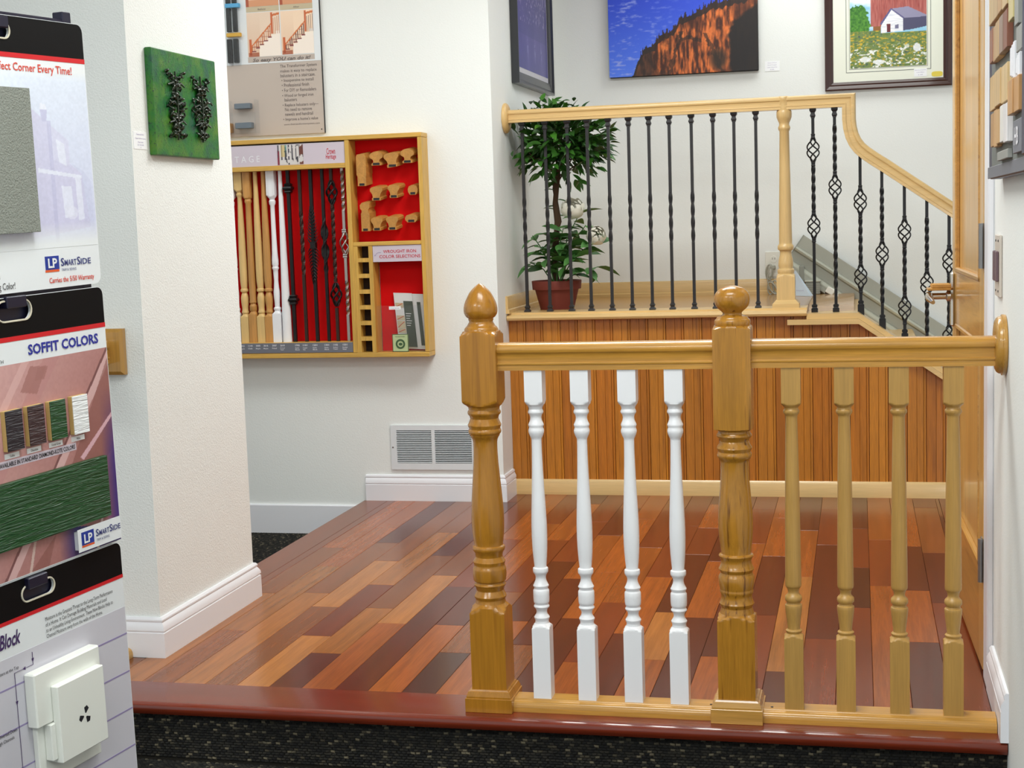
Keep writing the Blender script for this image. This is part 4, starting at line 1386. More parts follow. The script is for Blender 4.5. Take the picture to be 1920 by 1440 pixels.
ct = thing('small_sign', (-1.95, F + 0.012, 0.676), 'square pale green card with a dark round emblem at the foot of the brochure pocket', 'card')
build('card', MB().box(-1.9885, -1.9155, F + 0.010, F + 0.013, 0.677, 0.7545), 'card_green', ct, smooth=0)
build('border', MB().box(-1.9885, -1.9155, F + 0.0092, F + 0.010, 0.677, 0.6795).box(-1.9885, -1.9155, F + 0.0092, F + 0.010, 0.752, 0.7545).box(-1.9885, -1.986, F + 0.0092, F + 0.010, 0.677, 0.7545).box(-1.918, -1.9155, F + 0.0092, F + 0.010, 0.677, 0.7545), 'card_dark_green', ct, smooth=0)
ring = MB()
th = [i * 2 * math.pi / 28 for i in range(28)]
vs = [(-1.952 + r * math.cos(t), F + 0.0088, 0.711 + r * math.sin(t)) for r in (.0215, .0135) for t in th]
ring.add(vs, [(i, (i + 1) % 28, 28 + (i + 1) % 28, 28 + i) for i in range(28)])
ring.add([(-1.952 + .0085 * math.cos(t) * (1.1 if math.cos(t) > 0 else .9), F + 0.0088, 0.7105 + .0062 * math.sin(t)) for t in th], [tuple(range(28))])
build('emblem', ring, 'card_dark_green', ct, smooth=0)
lettering('GUARANTEED', (-1.974, F + 0.0095, 0.741), (1, 0, 0), (0, 0, 1), 0.044, 0.005, 'card_dark_green', ct)
pt = thing('price_tag', (-1.987, F + 0.013, 0.865), 'tiny white paper tag stuck to the rim of the clear brochure pocket', 'tag')
build('paper', MB().box(-1.999, -1.945, F + 0.0125, F + 0.0138, 0.862, 0.876), 'paper_white', pt, smooth=0)
lettering('Crown Heritage', (-1.993, F + 0.0125, 0.8665), (1, 0, 0), (0, 0, 1), 0.042, 0.005, 'ink_lavender', pt)

# sample balusters in the case
SY = 6.222
SZ0, SZ1 = 0.7235, 1.484


def remap(p):
    return [(z, r) for z, r in p]


sA = [(SZ0, .08), (.836, .08), (.840, .026), (.846, .0165), (.852, .013), (.857, .0165), (.862, .017), (.868, .0145), (.880, .0142), (.905, .0172), (.925, .0176), (.938, .0150), (.946, .0115), (.950, .0130), (.954, .0178), (.962, .0178), (.967, .0140), (.975, .0150), (1.0, .0172), (1.05, .0178), (1.15, .0165), (1.25, .014), (1.345, .0108), (1.372, .0105), (1.378, .013), (1.383, .0155), (1.389, .0155), (1.393, .012), (1.398, .0135), (1.403, .0200), (1.410, .08), (SZ1, .08)]
sB = sA[:20] + [(1.05, .0178), (1.15, .0168), (1.25, .0148), (1.35, .0120), (1.42, .0102), (SZ1, .0095)]
sO = [(SZ0, .08), (.846, .08), (.851, .026), (.857, .0165), (.863, .014), (.868, .017), (.888, .0174), (.893, .014), (.898, .012), (.903, .0165), (.909, .0165), (.915, .0150), (1.0, .0165), (1.15, .0150), (1.28, .0132), (1.345, .0125), (1.352, .0160), (1.358, .0160), (1.364, .0140), (1.370, .0200), (1.378, .0235), (1.42, .0235), (SZ1, .0235)]
sW = [(SZ0, .08), (.848, .08), (.852, .026), (.858, .0165), (.864, .0130), (.870, .0165), (.876, .0165), (.882, .0115), (.90, .0118), (.93, .0140), (.95, .0142), (.97, .0115), (1.0, .0098), (1.03, .0110), (1.046, .0112), (1.052, .0150), (1.058, .0150), (1.062, .0125), (1.072, .0150), (1.09, .0150), (1.12, .0128), (1.20, .0108), (1.30, .0098), (1.332, .0098), (1.340, .0140), (1.352, .0150), (1.358, .0110), (1.364, .0130), (1.372, .0200), (1.378, .08), (SZ1, .08)]
sT = [(SZ0, .0215), (.85, .0200), (1.0, .0172), (1.2, .0132), (1.4, .0098), (SZ1, .0085)]
grp = 'stair baluster samples in the display case'
for nm, xx, pr, a, mat, lab in (('white_baluster_sample', -2.732, sW, .0190, 'white_gloss', 'white turned baluster sample half hidden behind the wall edge in the case'),
                                ('maple_baluster_sample', -2.690, sA, .0182, 'sample_maple', 'pale maple baluster sample with a square top block, first wooden one in the case'),
                                ('oak_baluster_sample', -2.651, sO, .0182, 'sample_oak', 'darker oak baluster sample between two pale ones in the case'),
                                ('maple_baluster_sample', -2.612, sB, .0182, 'sample_maple', 'pale maple baluster sample tapering to a thin round top in the case'),
                                ('oak_baluster_sample', -2.574, sB, .0180, 'sample_oak', 'tan baluster sample tapering to a thin top beside the white one'),
                                ('white_baluster_sample', -2.536, sW, .0190, 'white_gloss', 'white turned baluster sample with square blocks in the middle of the case'),
                                ('tapered_spindle_sample', -2.494, sT, None, 'white_gloss', 'plain white tapered round spindle sample next to the black iron ones')):
    build(nm, MB().turned(pr, a, (xx, SY), 32), mat, None, (xx, SY, SZ0), smooth=34, label=lab, cat='baluster sample', group=grp)
a = .0072


def sample(nm, xx, mb, mat, lab):
    return build(nm, mb, mat, None, (xx, SY, SZ0), smooth=0, label=lab, cat='baluster sample', group=grp)


def knuckle(mb, xx, z, w=.0205, h=.022):
    vs, fs = sqlathe((xx, SY), z, [(-h, .010 * 1.41), (-h * .75, w * .75 * 1.41), (-h * .45, w * .6 * 1.41), (-h * .3, w * 1.2), (0, w * 1.41), (h * .3, w * 1.2), (h * .45, w * .6 * 1.41), (h * .75, w * .75 * 1.41), (h, .010 * 1.41)])
    mb.add(vs, fs)


xx = -2.457
o = sample('iron_baluster_sample', xx, MB().sqbar((xx, SY), a, [(SZ0, 0), (SZ1, 0)]), 'iron_black', 'black iron baluster sample with two knuckles in the case')
for z in (1.406, .912):
    mb = MB(); knuckle(mb, xx, z); build('knuckle', mb, 'iron_black', o, smooth=0)
xx = -2.403
sample('iron_baluster_sample', xx, MB().sqbar((xx, SY), a * .92, twist_levels(SZ0, SZ1, [(1.02, 1.30)], 6)), 'iron_copper', 'dark iron baluster sample with one long twist in the case')
xx = -2.351
o = sample('iron_baluster_sample', xx, MB().sqbar((xx, SY), a, [(SZ0, 0), (SZ1, 0)]), 'iron_black', 'black iron baluster sample with forged feather leaves in the case')
mb = MB()
for s_ in (1, -1):
    for k in range(11):
        z = 1.151 + s_ * (.012 + k * .0142)
        w = .021 * (1 - (k / 12) ** 1.5) + .004
        for sx in (-1, 1):
            mb.tube([(xx, SY - .008, z - s_ * .006), (xx + sx * w * .6, SY - .009, z + s_ * .004), (xx + sx * w, SY - .005, z + s_ * .018)], [.004, .0035, .001], 5)
mb.sqbar((xx, SY), .0125, [(1.138, 0), (1.164, 0)])
build('feather_leaves', mb, 'iron_black', o, smooth=60)
xx = -2.297
o = sample('iron_baluster_sample', xx, MB().sqbar((xx, SY), a * .9, [(SZ0, 0), (SZ1, 0)]), 'iron_black', 'black iron baluster sample with a wide ribbon twist in the case')
lv = []
for k in range(49):
    t = k / 48
    lv.append((1.02 + t * .27, t * 3 * math.pi))
vs, fs = [], []
for z, t in lv:
    w = .0165 * math.sin(math.pi * (z - 1.02) / .27) ** .5 + .002
    for s_, d_ in ((-1, -.003), (1, -.003), (1, .003), (-1, .003)):
        vs.append((xx + s_ * w * math.cos(t) - d_ * math.sin(t), SY + s_ * w * math.sin(t) + d_ * math.cos(t), z))
for i in range(len(lv) - 1):
    for k in range(4):
        fs.append((i * 4 + k, i * 4 + (k + 1) % 4, i * 4 + 4 + (k + 1) % 4, i * 4 + 4 + k))
build('ribbon', MB().add(vs, fs), 'iron_black', o, smooth=60)
xx = -2.255
o = sample('iron_baluster_sample', xx, MB().sqbar((xx, SY), a * .9, twist_levels(SZ0, .872, [])).sqbar((xx, SY), a * .9, twist_levels(.986, 1.332, [(1.0, 1.32)], 7)).sqbar((xx, SY), a * .9, twist_levels(1.432, SZ1, [])), 'iron_copper', 'dark iron baluster sample with two round baskets in the case')
for z in (1.381, .931):
    build('basket', basket_mb((xx, SY), z, .104, .023, .0045, .6), 'iron_black', o, smooth=60)
xx = -2.203
o = sample('nickel_baluster_sample', xx, MB().sqbar((xx, SY), .0062, twist_levels(SZ0, 1.105, [(.84, .99)], 8)).sqbar((xx, SY), .0062, twist_levels(1.205, SZ1, [(1.30, SZ1 - .01)], 8)), 'nickel', 'shiny nickel baluster sample with a basket at the right of the case')
build('basket', basket_mb((xx, SY), 1.155, .105, .022, .0036, .55), 'nickel', o, smooth=60)
for z in (1.21, 1.10):
    build('collar', MB().add(*sqlathe((xx, SY), z - .008, [(0, .013), (.004, .0145), (.008, .0125), (.012, .0145), (.016, .013)])), 'nickel', o, smooth=0)

# handrail blocks on the red felt
Pround = [(-.35, 0), (.35, 0), (.35, .12), (.2, .25), (.25, .42), (.46, .55), (.5, .68), (.42, .85), (.22, .96), (0, 1), (-.22, .96), (-.42, .85), (-.5, .68), (-.46, .55), (-.25, .42), (-.2, .25), (-.35, .12)]
Ptrap = [(-.34, 0), (.34, 0), (.36, .16), (.28, .24), (.34, .48), (.5, .70), (.5, .86), (.38, .97), (.2, 1), (-.2, 1), (-.38, .97), (-.5, .86), (-.5, .70), (-.34, .48), (-.28, .24), (-.36, .16)]
Poval = [(-.3, 0), (.3, 0), (.48, .3), (.5, .6), (.38, .88), (.12, 1), (-.12, 1), (-.38, .88), (-.5, .6), (-.48, .3)]
Ptall = [(-.42, 0), (.42, 0), (.42, .3), (.46, .34), (.46, .9), (.3, 1), (-.4, .97), (-.5, .9), (-.5, .34), (-.42, .3)]
Pwaist = [(-.42, 0), (.48, 0), (.48, .60), (.34, .68), (.36, .74), (.5, .8), (.5, .94), (.3, 1), (-.3, .98), (-.5, .9), (-.5, .78), (-.34, .72), (-.34, .66), (-.42, .6)]
blocks = [('tall1', Ptall, -2.124, -2.078, 1.402, 1.542, 'tall narrow handrail block at the upper left of the red compartment'),
          ('a', Pround, -2.063, -2.001, 1.488, 1.548, 'mushroom-shaped handrail block, first in the top row of the red compartment'),
          ('b', Ptrap, -1.992, -1.926, 1.478, 1.540, 'crooked dark-grained handrail block in the middle of the top row'),
          ('c', Pround, -1.922, -1.860, 1.493, 1.554, 'mushroom-shaped handrail block at the right end of the top row'),
          ('d', Ptrap, -2.066, -2.010, 1.337, 1.396, 'handrail block with flared top, left in the middle row'),
          ('e', Ptrap, -1.985, -1.932, 1.346, 1.402, 'handrail block with flared top, right of centre in the middle row'),
          ('f', Poval, -1.894, -1.850, 1.356, 1.398, 'small rounded handrail block by the right side of the middle row'),
          ('tall2', Pwaist, -2.115, -2.072, 1.206, 1.332, 'tall waisted handrail block at the lower left of the red compartment'),
          ('g', Ptrap, -2.067, -2.015, 1.207, 1.264, 'handrail block with flared top beside the tall waisted one'),
          ('h', Ptrap, -1.998, -1.944, 1.208, 1.266, 'handrail block with flared top in the middle of the bottom row'),
          ('i', Poval, -1.912, -1.856, 1.238, 1.272, 'low rounded handrail block at the right of the bottom row')]
for key, pr, x0, x1, z0, z1, lab in blocks:
    xc, w, h = (x0 + x1) / 2, x1 - x0, z1 - z0
    yf, yb_ = 6.186, BK - 0.008
    tilt = .12 if key == 'b' else 0
    pts = []
    for a_, b_ in pr:
        X_, Z_ = a_ * w, b_ * h
        pts.append((X_ * math.cos(tilt) - Z_ * math.sin(tilt), X_ * math.sin(tilt) + Z_ * math.cos(tilt)))
    n = len(pts)
    vs = [(xc + p[0], yf, z0 + p[1]) for p in pts] + [(xc + p[0] + .008, yb_, z0 + p[1] + .010) for p in pts]
    fs = [(i, (i + 1) % n, n + (i + 1) % n, n + i) for i in range(n)] + [tuple(range(n - 1, -1, -1)), tuple(range(n, 2 * n))]
    o = build('handrail_block', MB().add(vs, fs), 'block_oak', None, (xc, yb_, z0), smooth=30, label=lab, cat='handrail sample', group='handrail samples on the red felt')
    build('number_plate', MB().box(xc - w * .24, xc + w * .24, yf - .0012, yf, z0 + .002, z0 + .0115), 'ink_black', o, smooth=0)

# ================================================================== POSTER BOARD
PYF = 6.246
po = thing('poster_board', (-2.5, 6.26, 1.64), 'tall sales board with staircase photos and baluster samples above the case', 'poster')
PZ1 = 2.46
bd = build('backing', MB().box(-2.88, -2.283, PYF + .001, 6.2595, 1.643, PZ1), 'poster_tan', po, smooth=0)
build('white_panel', MB().box(-2.88, -2.2845, PYF, PYF + .001, 1.957, PZ1), 'poster_white', po, smooth=0)
build('edge_strip', MB().box(-2.2835, -2.2825, PYF - .0005, 6.259, 1.643, PZ1), 'ink_black', po, smooth=0)


def stairs_pic(dark):
    def fn(X, Y):
        # X 0..1, Y 0 top..1 bottom
        r = np.zeros(X.shape + (3,)) + C3((232, 206, 184) if not dark else (244, 214, 186))
        r = mix(r, C3((214, 176, 150)), np.clip(Y * .6, 0, 1) * (X < .4))
        line = 0.86 - 0.80 * X
        bal = C3((190, 110, 60)) if not dark else C3((70, 34, 44))
        step = np.floor((1 - X) * 7) / 7
        tread = 0.98 - 0.62 * (np.floor(X * 8) / 8) - .02
        m = (Y > line + .02) & (Y < tread) & (X > .1) & (X < .72)
        r = mix(r, bal, (m & (np.sin(X * 100) > .35)).astype(float))
        r = mix(r, C3((150, 70, 50)), (m & (np.abs((Y * 9) % 1 - .5) > .40)).astype(float) * .6)
        r = mix(r, C3((246, 232, 220)), ((Y > tread + .02) & (X > .35)).astype(float))
        r = mix(r, C3((120, 40, 50)), ((np.abs(Y - tread) < .012) & (X > .05) & (X < .75)).astype(float))
        r = mix(r, C3((206, 112, 60)), ((np.abs(Y - line) < .022) & (X > .1) & (X < .74)).astype(float))
        top = (Y > .12 + (1 - X) * .3 - .03) & (Y < .50) & (X > .74)
        r = mix(r, bal, (top & (np.sin(X * 110) > .3)).astype(float))
        r = mix(r, C3((206, 112, 60)), ((np.abs(Y - (.05 + (1 - X) * .14)) < .025) & (X > .74)).astype(float))
        r = mix(r, C3((198, 96, 50)), (((np.abs(X - .09) < .035) & (Y > .60) & (Y < .97)) | ((np.abs(X - .76) < .028) & (Y > .02) & (Y < .5))).astype(float))
        r = mix(r, C3((150, 66, 40)), ((Y > .9) & (X < .34) & (X > .02)).astype(float) * .7)
        return r
    return fn


def stairs_pic_top(X, Y):
    r = np.zeros(X.shape + (3,)) + C3((214, 150, 110))
    r = mix(r, C3((240, 214, 190)), ((Y > .45 + .3 * (1 - X)) & (Y < .8)).astype(float))
    r = mix(r, C3((170, 80, 50)), ((X < .1) | (np.abs(Y - .4 - .35 * (1 - X)) < .04)).astype(float))
    return r


for x0, x1, zt, zb, dk in ((-2.624, -2.470, 2.179, 1.988, False), (-2.465, -2.314, 2.178, 1.990, True)):
    painting('photo', stairs_pic(dk), (0, 1, 0, 1), 70, 80, lambda u, v: (x0 + u * (x1 - x0), PYF - .0008, zb + v * (zt - zb)), 'print_gloss', po)
    painting('photo', stairs_pic_top, (0, 1, 0, 1), 40, 40, lambda u, v: (x0 + u * (x1 - x0), PYF - .0008, 2.205 + v * .15), 'print_gloss', po)
    build('caption_strip', MB().box(x0, x1, PYF - .0006, PYF, 2.1815, 2.2045), 'strip_tan', po, smooth=0)
build('caption_strip', MB().box(-2.626, -2.3135, PYF - .0006, PYF, 1.9635, 1.987), 'poster_tan', po, smooth=0)
UX, UZ = (1, 0, 0), (0, 0, 1)
lettering('Before', (-2.568, PYF - .0008, 2.1885), UX, UZ, .036, .008, 'ink_grey', po)
lettering('After', (-2.403, PYF - .0008, 2.1885), UX, UZ, .029, .008, 'ink_grey', po)
lettering('So easy YOU can do it!', (-2.604, PYF - .0008, 1.9660), UX, UZ, .272, .0165, 'ink_grey', po, bold=.022, shear=.25)
for z, t, w in ((1.9345, 'The Transformer System', .172), (1.9135, 'makes it easy to replace', .170), (1.8925, 'balusters in a staircase.', .163), (1.8725, '\u2022 Inexpensive to install', .150), (1.8505, '\u2022 Professional finish', .128), (1.8285, '\u2022 For DIY or Remodelers', .160), (1.8065, '\u2022 Wood or forged iron', .146), (1.7870, '   balusters', .058),
                (1.7650, '\u2022 Replace balusters only\u2014', .168), (1.7445, 'No need to remove', .126), (1.7240, 'newels and handrail', .130), (1.7030, '\u2022 Improve a home\'s value', .163)):
    x0 = -2.478 if z > 1.88 else (-2.474 if t[0] == '\u2022' else -2.464)
    lettering(t, (x0, PYF + .001, z), UX, UZ, w, .0145, 'ink_grey', po, bold=.006)
lettering('www.thetransformersystem.com', (-2.472, PYF + .001, 1.6830), UX, UZ, .168, .0085, 'ink_grey', po)
build('screw', MB().lathe_axis([(0, .003), (.002, .0025)], (-2.297, PYF + .001, 1.659), (0, -1, 0), 10), 'ink_black', po)
# baluster cut samples under clear film, with coloured bands
for z0, z1 in ((2.224, 2.32), (2.101, 2.2035), (1.966, 2.0695)):
    for xa in (-2.705, -2.675):
        build('cut_sample', MB().box(xa - .0085 - (.003 if z0 < 2 else 0), xa + .0095, PYF - .018, PYF, z0, z1, .002), 'iron_black', po, smooth=0)
for z0, z1, mt in ((2.2045, 2.223, 'band_blue'), (2.0785, 2.0955, 'band_orange')):
    build('band', MB().box(-2.716, -2.650, PYF - .020, PYF, z0, z1, .002), mt, po, smooth=0)
build('clear_film', MB().box(-2.718, -2.648, PYF - .0225, PYF - .0215, 1.95, 2.33), 'clear_acrylic', po, smooth=0)
bxo = build('acrylic_box', MB().box(-2.715, -2.712, PYF - .05, PYF, 1.657, 1.80).box(-2.589, -2.586, PYF - .05, PYF, 1.657, 1.80).box(-2.715, -2.586, PYF - .05, PYF, 1.654, 1.657).box(-2.715, -2.586, PYF - .05, PYF - .047, 1.657, 1.745), 'clear_acrylic', po, smooth=0)
build('metal_sample', MB().box(-2.690, -2.615, PYF - .034, PYF - .004, 1.762, 1.786, .002), 'lead_grey', po, smooth=0)
build('metal_sample', MB().box(-2.690, -2.612, PYF - .034, PYF - .004, 1.676, 1.702, .002), 'lead_grey', po, smooth=0)
build('wood_sample', MB().box(-2.778, -2.712, PYF - .035, PYF, 1.660, 1.702, .002), 'block_oak', po, smooth=0)
build('iron_stub', MB().sqbar((-2.748, PYF - .016), .0075, [(1.702, 0), (1.732, 0)]), 'iron_black', po, smooth=0)

# ================================================================== VENT GRILLE
vg = thing('vent_grille', (-1.85, 6.26, 0.14), 'white louvred return air grille low on the wall behind the acorn newel', 'vent')
VY = 6.26
vx0, vx1, vz0, vz1 = -2.040, -1.640, 0.141, 0.341
mb = MB()
for a0, a1, c0, c1 in ((vx0, -2.013, vz0, vz1), (-1.667, vx1, vz0, vz1), (-1.851, -1.836, .17, .318), (-2.013, -1.667, .318, vz1), (-2.013, -1.667, vz0, .17)):
    mb.box(a0, a1, VY - .009, VY - .001, c0, c1)
build('frame', mb, 'grille_white', vg, smooth=0)
build('backing', MB().box(-2.015, -1.8435, VY - .0015, VY - .0008, .168, .32), 'grille_mid', vg, smooth=0)
build('backing', MB().box(-1.8435, -1.665, VY - .0015, VY - .0008, .168, .32), 'grille_cavity_shade', vg, smooth=0)  # dark sheet coloured as the shade of the cavity behind the slats
sl = None
for a0, a1 in ((-2.013, -1.851), (-1.836, -1.667)):
    for k in range(18):
        z = .1745 + k * .00815
        mb = MB().add([(a0, VY - .0085, z - .0008), (a1, VY - .0085, z - .0008), (a1, VY - .0035, z + .0014), (a0, VY - .0035, z + .0014), (a0, VY - .0085, z - .0022), (a1, VY - .0085, z - .0022), (a1, VY - .0035, z + .0000), (a0, VY - .0035, z + .0000)],
                      [(0, 1, 2, 3), (7, 6, 5, 4), (0, 4, 5, 1), (1, 5, 6, 2), (2, 6, 7, 3), (3, 7, 4, 0)])
        build('slat', mb, 'grille_white', vg, smooth=0)
build('screw', MB().lathe_axis([(0, .004), (.002, .003)], (-2.031, VY - .009, .241), (0, -1, 0), 10), 'ink_grey', vg)
build('screw', MB().lathe_axis([(0, .004), (.002, .003)], (-1.650, VY - .009, .241), (0, -1, 0), 10), 'ink_grey', vg)

# ================================================================== GREEN RELIEF ARTWORK
ga = thing('relief_artwork', (-1.986, 4.15, 1.45), 'green textured canvas with two dark scrolled ornaments on the column side', 'artwork')
build('canvas', MB().box(-1.986, -1.964, 3.966, 4.404, 1.452, 1.758, .003), 'green_paint', ga, smooth=0)
orn = random.Random(4)
for yc in (4.104, 4.276):
    mb = MB()
    for k in range(26):
        z0 = 1.508 + k * .0073
        r0 = orn.uniform(.009, .016); t0 = orn.uniform(0, 6.28)
        env = .62 + .38 * math.cos((z0 - 1.50) / .2 * 4 * 2 * math.pi * .5)
        off = orn.uniform(.008, .058) * env
        swp = orn.uniform(2.4, 5.0)
        for s_ in (1, -1):
            pts = []
            for i in range(9):
                t = t0 + swp * i / 8
                rr = r0 * (1 - .4 * i / 8)
                pts.append((-1.964 + .005 + .006 * math.sin(i * .9 + k), yc + s_ * (off + rr * math.cos(t)), z0 + rr * math.sin(t)))
            mb.tube(pts, [.0030, .0034, .0036, .0036, .0035, .0033, .003, .0026, .002], 6)
    for z in (1.545, 1.60, 1.655):
        for s_ in (1, -1):
            mb.tube([(-1.960, yc, z), (-1.955, yc + s_ * .026, z + .012), (-1.957, yc + s_ * .054, z + .004)], [.0045, .004, .003], 6)
    mb.tube([(-1.959, yc, 1.50), (-1.955, yc, 1.60), (-1.959, yc, 1.70)], [.003, .004, .003], 6)
    build('ornament', mb, 'ornament_dark', ga, smooth=60)


def caption_card(name, O, ux, uy, w, h, label, lines, mat='paper_white', parent=None, cat='label card'):
    O, ux, uy = map(np.array, (O, ux, uy)); n = np.cross(ux, uy)
    mb = MB().obox(O, ux, uy, n, (0, w, 0, h, 0, .0012))
    o = build(name, mb, mat, parent, smooth=0)
    if parent is None: setp(o, label, cat)
    for t, fw, fz, fh in lines:
        lettering(t, O + ux * w * (1 - fw) / 2 + uy * h * fz + n * .0012, ux, uy, w * fw, h * fh, 'ink_lavender', o, 'lettering' if parent is None else 'lettering')
    return o


cl = [('Framed Art', .55, .80, .09), ('Copper Relief on Canvas', .8, .58, .09), ('Mixed media', .4, .36, .08), ('$ 125.00', .45, .2, .08), ('12', .08, .06, .06)]
caption_card('caption_card', (-1.986, 3.872, 1.467), (0, 1, 0), (0, 0, 1), .080, .049, 'small white caption card beside the green relief artwork', cl)

# ================================================================== PICTURES ON THE BACK WALLS
# violet framed picture on the left wall of the landing
vp = thing('framed_picture', (WL, 7.06, 1.85), 'black framed violet waterfall print on the side wall above the landing', 'picture')
fx = -1.492
y0, y1, z0, z1 = 6.665, 7.475, 1.853, 2.72
fw = .056
prf = [(0, 0), (.036, 0), (.036, .008), (.028, .02), (.026, .04), (.020, fw), (0, fw)]   # (out of wall, inward)


def frame_side(name, A, B, inn, out, mat, parent, prf=prf):
    """mitred moulding from A to B; inn points to the picture, out leaves the wall"""
    A, B, inn, out = map(np.array, (A, B, inn, out)); d = (B - A) / np.linalg.norm(B - A)
    vs = []
    for P, s_ in ((A, 1), (B, -1)):
        vs += [P + out * o_ + inn * i_ + d * s_ * i_ for o_, i_ in prf]
    n = len(prf)
    fs = [(i, (i + 1) % n, n + (i + 1) % n, n + i) for i in range(n)] + [tuple(range(n - 1, -1, -1)), tuple(range(n, 2 * n))]
    return build(name, MB().add(vs, fs), mat, parent, smooth=20)


def picture_frame(parent, O, ux, uy, w, h, out, prf, mat):
    O, ux, uy, out = map(lambda q: np.array(q, float), (O, ux, uy, out))
    c = [O, O + ux * w, O + ux * w + uy * h, O + uy * h]
    for i, inn in enumerate((uy, -ux, -uy, ux)):
        frame_side('frame_side', c[i], c[(i + 1) % 4], inn, out, mat, parent, prf)


picture_frame(vp, (WL + .0005, y0, z0), (0, 1, 0), (0, 0, 1), y1 - y0, z1 - z0, (1, 0, 0), prf, 'frame_black')
build('mat_board', MB().box(WL + .004, WL + .016, y0 + .05, y1 - .05, z0 + .05, z1 - .05), 'mat_grey', vp, smooth=0)


def violet(X, Y):
    n = fbm(X * 6, Y * 5, 2, 5)
    r = mix(np.zeros(X.shape + (3,)) + C3((58, 50, 122)), C3((112, 96, 168)), n)
    st = fbm(X * 26, Y * 2.2, 9, 3)
    r = mix(r, C3((168, 158, 206)), np.clip((st - .62) * 5, 0, 1) * (Y < .55))
    r = mix(r, C3((40, 40, 104)), ((Y > .6 - .25 * X) & (Y < .78)).astype(float) * .35)
    for cx_ in (.32, .56, .78):
        r = mix(r, C3((196, 196, 228)), .7 * np.exp(-((X - cx_ - .05 * (Y - .86)) / .02) ** 2 - ((Y - .86) / .06) ** 2) * (fbm(X * 40, Y * 40, 14, 2) > .4))
    sp = fbm(X * 60, Y * 45, 19, 2)
    r = mix(r, C3((176, 160, 200)), np.clip((sp - .66) * 6, 0, 1) * (Y < .7))
    return mix(r, C3((52, 60, 140)), np.clip((Y - .5) * 1.6, 0, 1) * .55)


painting('print', violet, (0, 1, 0, 1), 130, 150, lambda u, v: (WL + .0165, 6.745 + u * .665, 1.934 + v * .73), 'print_gloss', vp)

# mountain canvas
mc = thing('canvas_print', (-.85, 7.59, 1.93), 'large canvas print of an orange cliff under a blue sky on the back wall', 'picture')
build('canvas', MB().box(-1.222, -.4755, 7.553, 7.589, 1.933, 2.46, .003), 'board_black', mc, smooth=0)
ridge = [(1000, 560), (1030, 540), (1060, 450), (1085, 415), (1110, 365), (1190, 335), (1205, 300), (1230, 270), (1290, 255), (1340, 220), (1370, 165), (1440, 150), (1500, 120), (1600, 80), (1720, 55), (1820, 40), (1925, -10), (1925, 600), (1000, 600)]


def mountain(X, Y):
    t = np.clip((Y + 500) / 1050, 0, 1)
    r = mix(np.zeros(X.shape + (3,)) + C3((16, 34, 196)), C3((86, 130, 250)), t)
    cl_ = fbm(X / 42, Y / 13, 3, 4)
    r = mix(r, C3((176, 184, 246)), np.clip((cl_ - .56) * 3.2, 0, .75) * np.clip((1500 - X) / 500, 0, 1))
    jag = (vnoise(X / 7, X * 0 + 3, 5) ** 2) * 46 * (vnoise(X / 40, X * 0, 8) > .35) * (X > 1080)
    m = inpoly(X, Y + jag, ridge)
    rock = fbm(X / 16, Y / 70, 11, 5)
    big = fbm(X / 120, Y / 150, 21, 3)
    c = mix(np.zeros(X.shape + (3,)) + C3((70, 34, 22)), C3((226, 118, 56)), np.clip((rock - .34) * 3.2, 0, 1) * np.clip((big - .22) * 3.2, 0, 1))
    c = mix(c, C3((240, 150, 84)), np.clip((rock - .66) * 5, 0, 1) * np.clip((big - .42) * 3, 0, 1))
    wob = 60 * (fbm(Y / 50, X / 200, 6) - .5)
    sh = np.clip((X - 1700 + wob) / 26, 0, 1) * np.clip((Y - 200 + (X - 1740) * .72 + wob) / 30, 0, 1)
    c = mix(c, C3((26, 22, 24)), sh * .96)
    near = ~inpoly(X, Y - 26 - 26 * vnoise(X / 22, X * 0, 4), ridge)
    c = mix(c, C3((38, 28, 28)), (near & m).astype(float) * .85)
    g1 = np.abs(X - 1560 - (Y - 300) * .42 + 40 * (fbm(X / 30, Y / 30, 51) - .5)) < 15
    g2 = np.abs(X - 1350 + (Y - 330) * .28 + 50 * (fbm(X / 30, Y / 30, 52) - .5)) < 16
    g3 = np.abs(Y - 292 - np.abs(X - 1430) * .38 + 30 * (fbm(X / 25, Y / 25, 53) - .5)) < 13
    c = mix(c, C3((34, 26, 24)), ((g1 & (Y > 270)) | (g2 & (Y > 250)) | (g3 & (X < 1520) & (X > 1370))).astype(float) * .6)
    c = mix(c, C3((44, 34, 28)), np.clip(1.3 - ((X - 1640) / 66) ** 2 - ((Y - 460) / 80) ** 2, 0, 1) * .85)
    low = np.clip((X - 1040) / 160, 0, 1) * np.clip((1330 - X) / 60, 0, 1)
    c = mix(c, C3((56, 34, 26)), low * np.clip((fbm(X / 40, Y / 60, 61) - .42) * 4, 0, 1) * .8)
    c = mix(c, C3((46, 36, 34)), np.clip((1190 - X) / 30, 0, 1) * .7)
    return np.where(m[..., None], c, r)


painting('print', mountain, (855, 1917, -200, 550), 260, 180, lambda u, v: (-1.2215 + u * .7455, 7.5526, 1.935 + v * .524), 'print_matte', mc)
caption_card('caption_card', (-.446, 7.589, 1.928), (1, 0, 0), (0, 0, 1), .072, .048, 'small white caption card to the right of the cliff canvas', [('Sunset of Stone', .6, .8, .08), ('Fine Art Photograph', .6, .58, .09), ('Canvas Giclee Print', .68, .34, .09), ('$ 295', .25, .12, .08)])

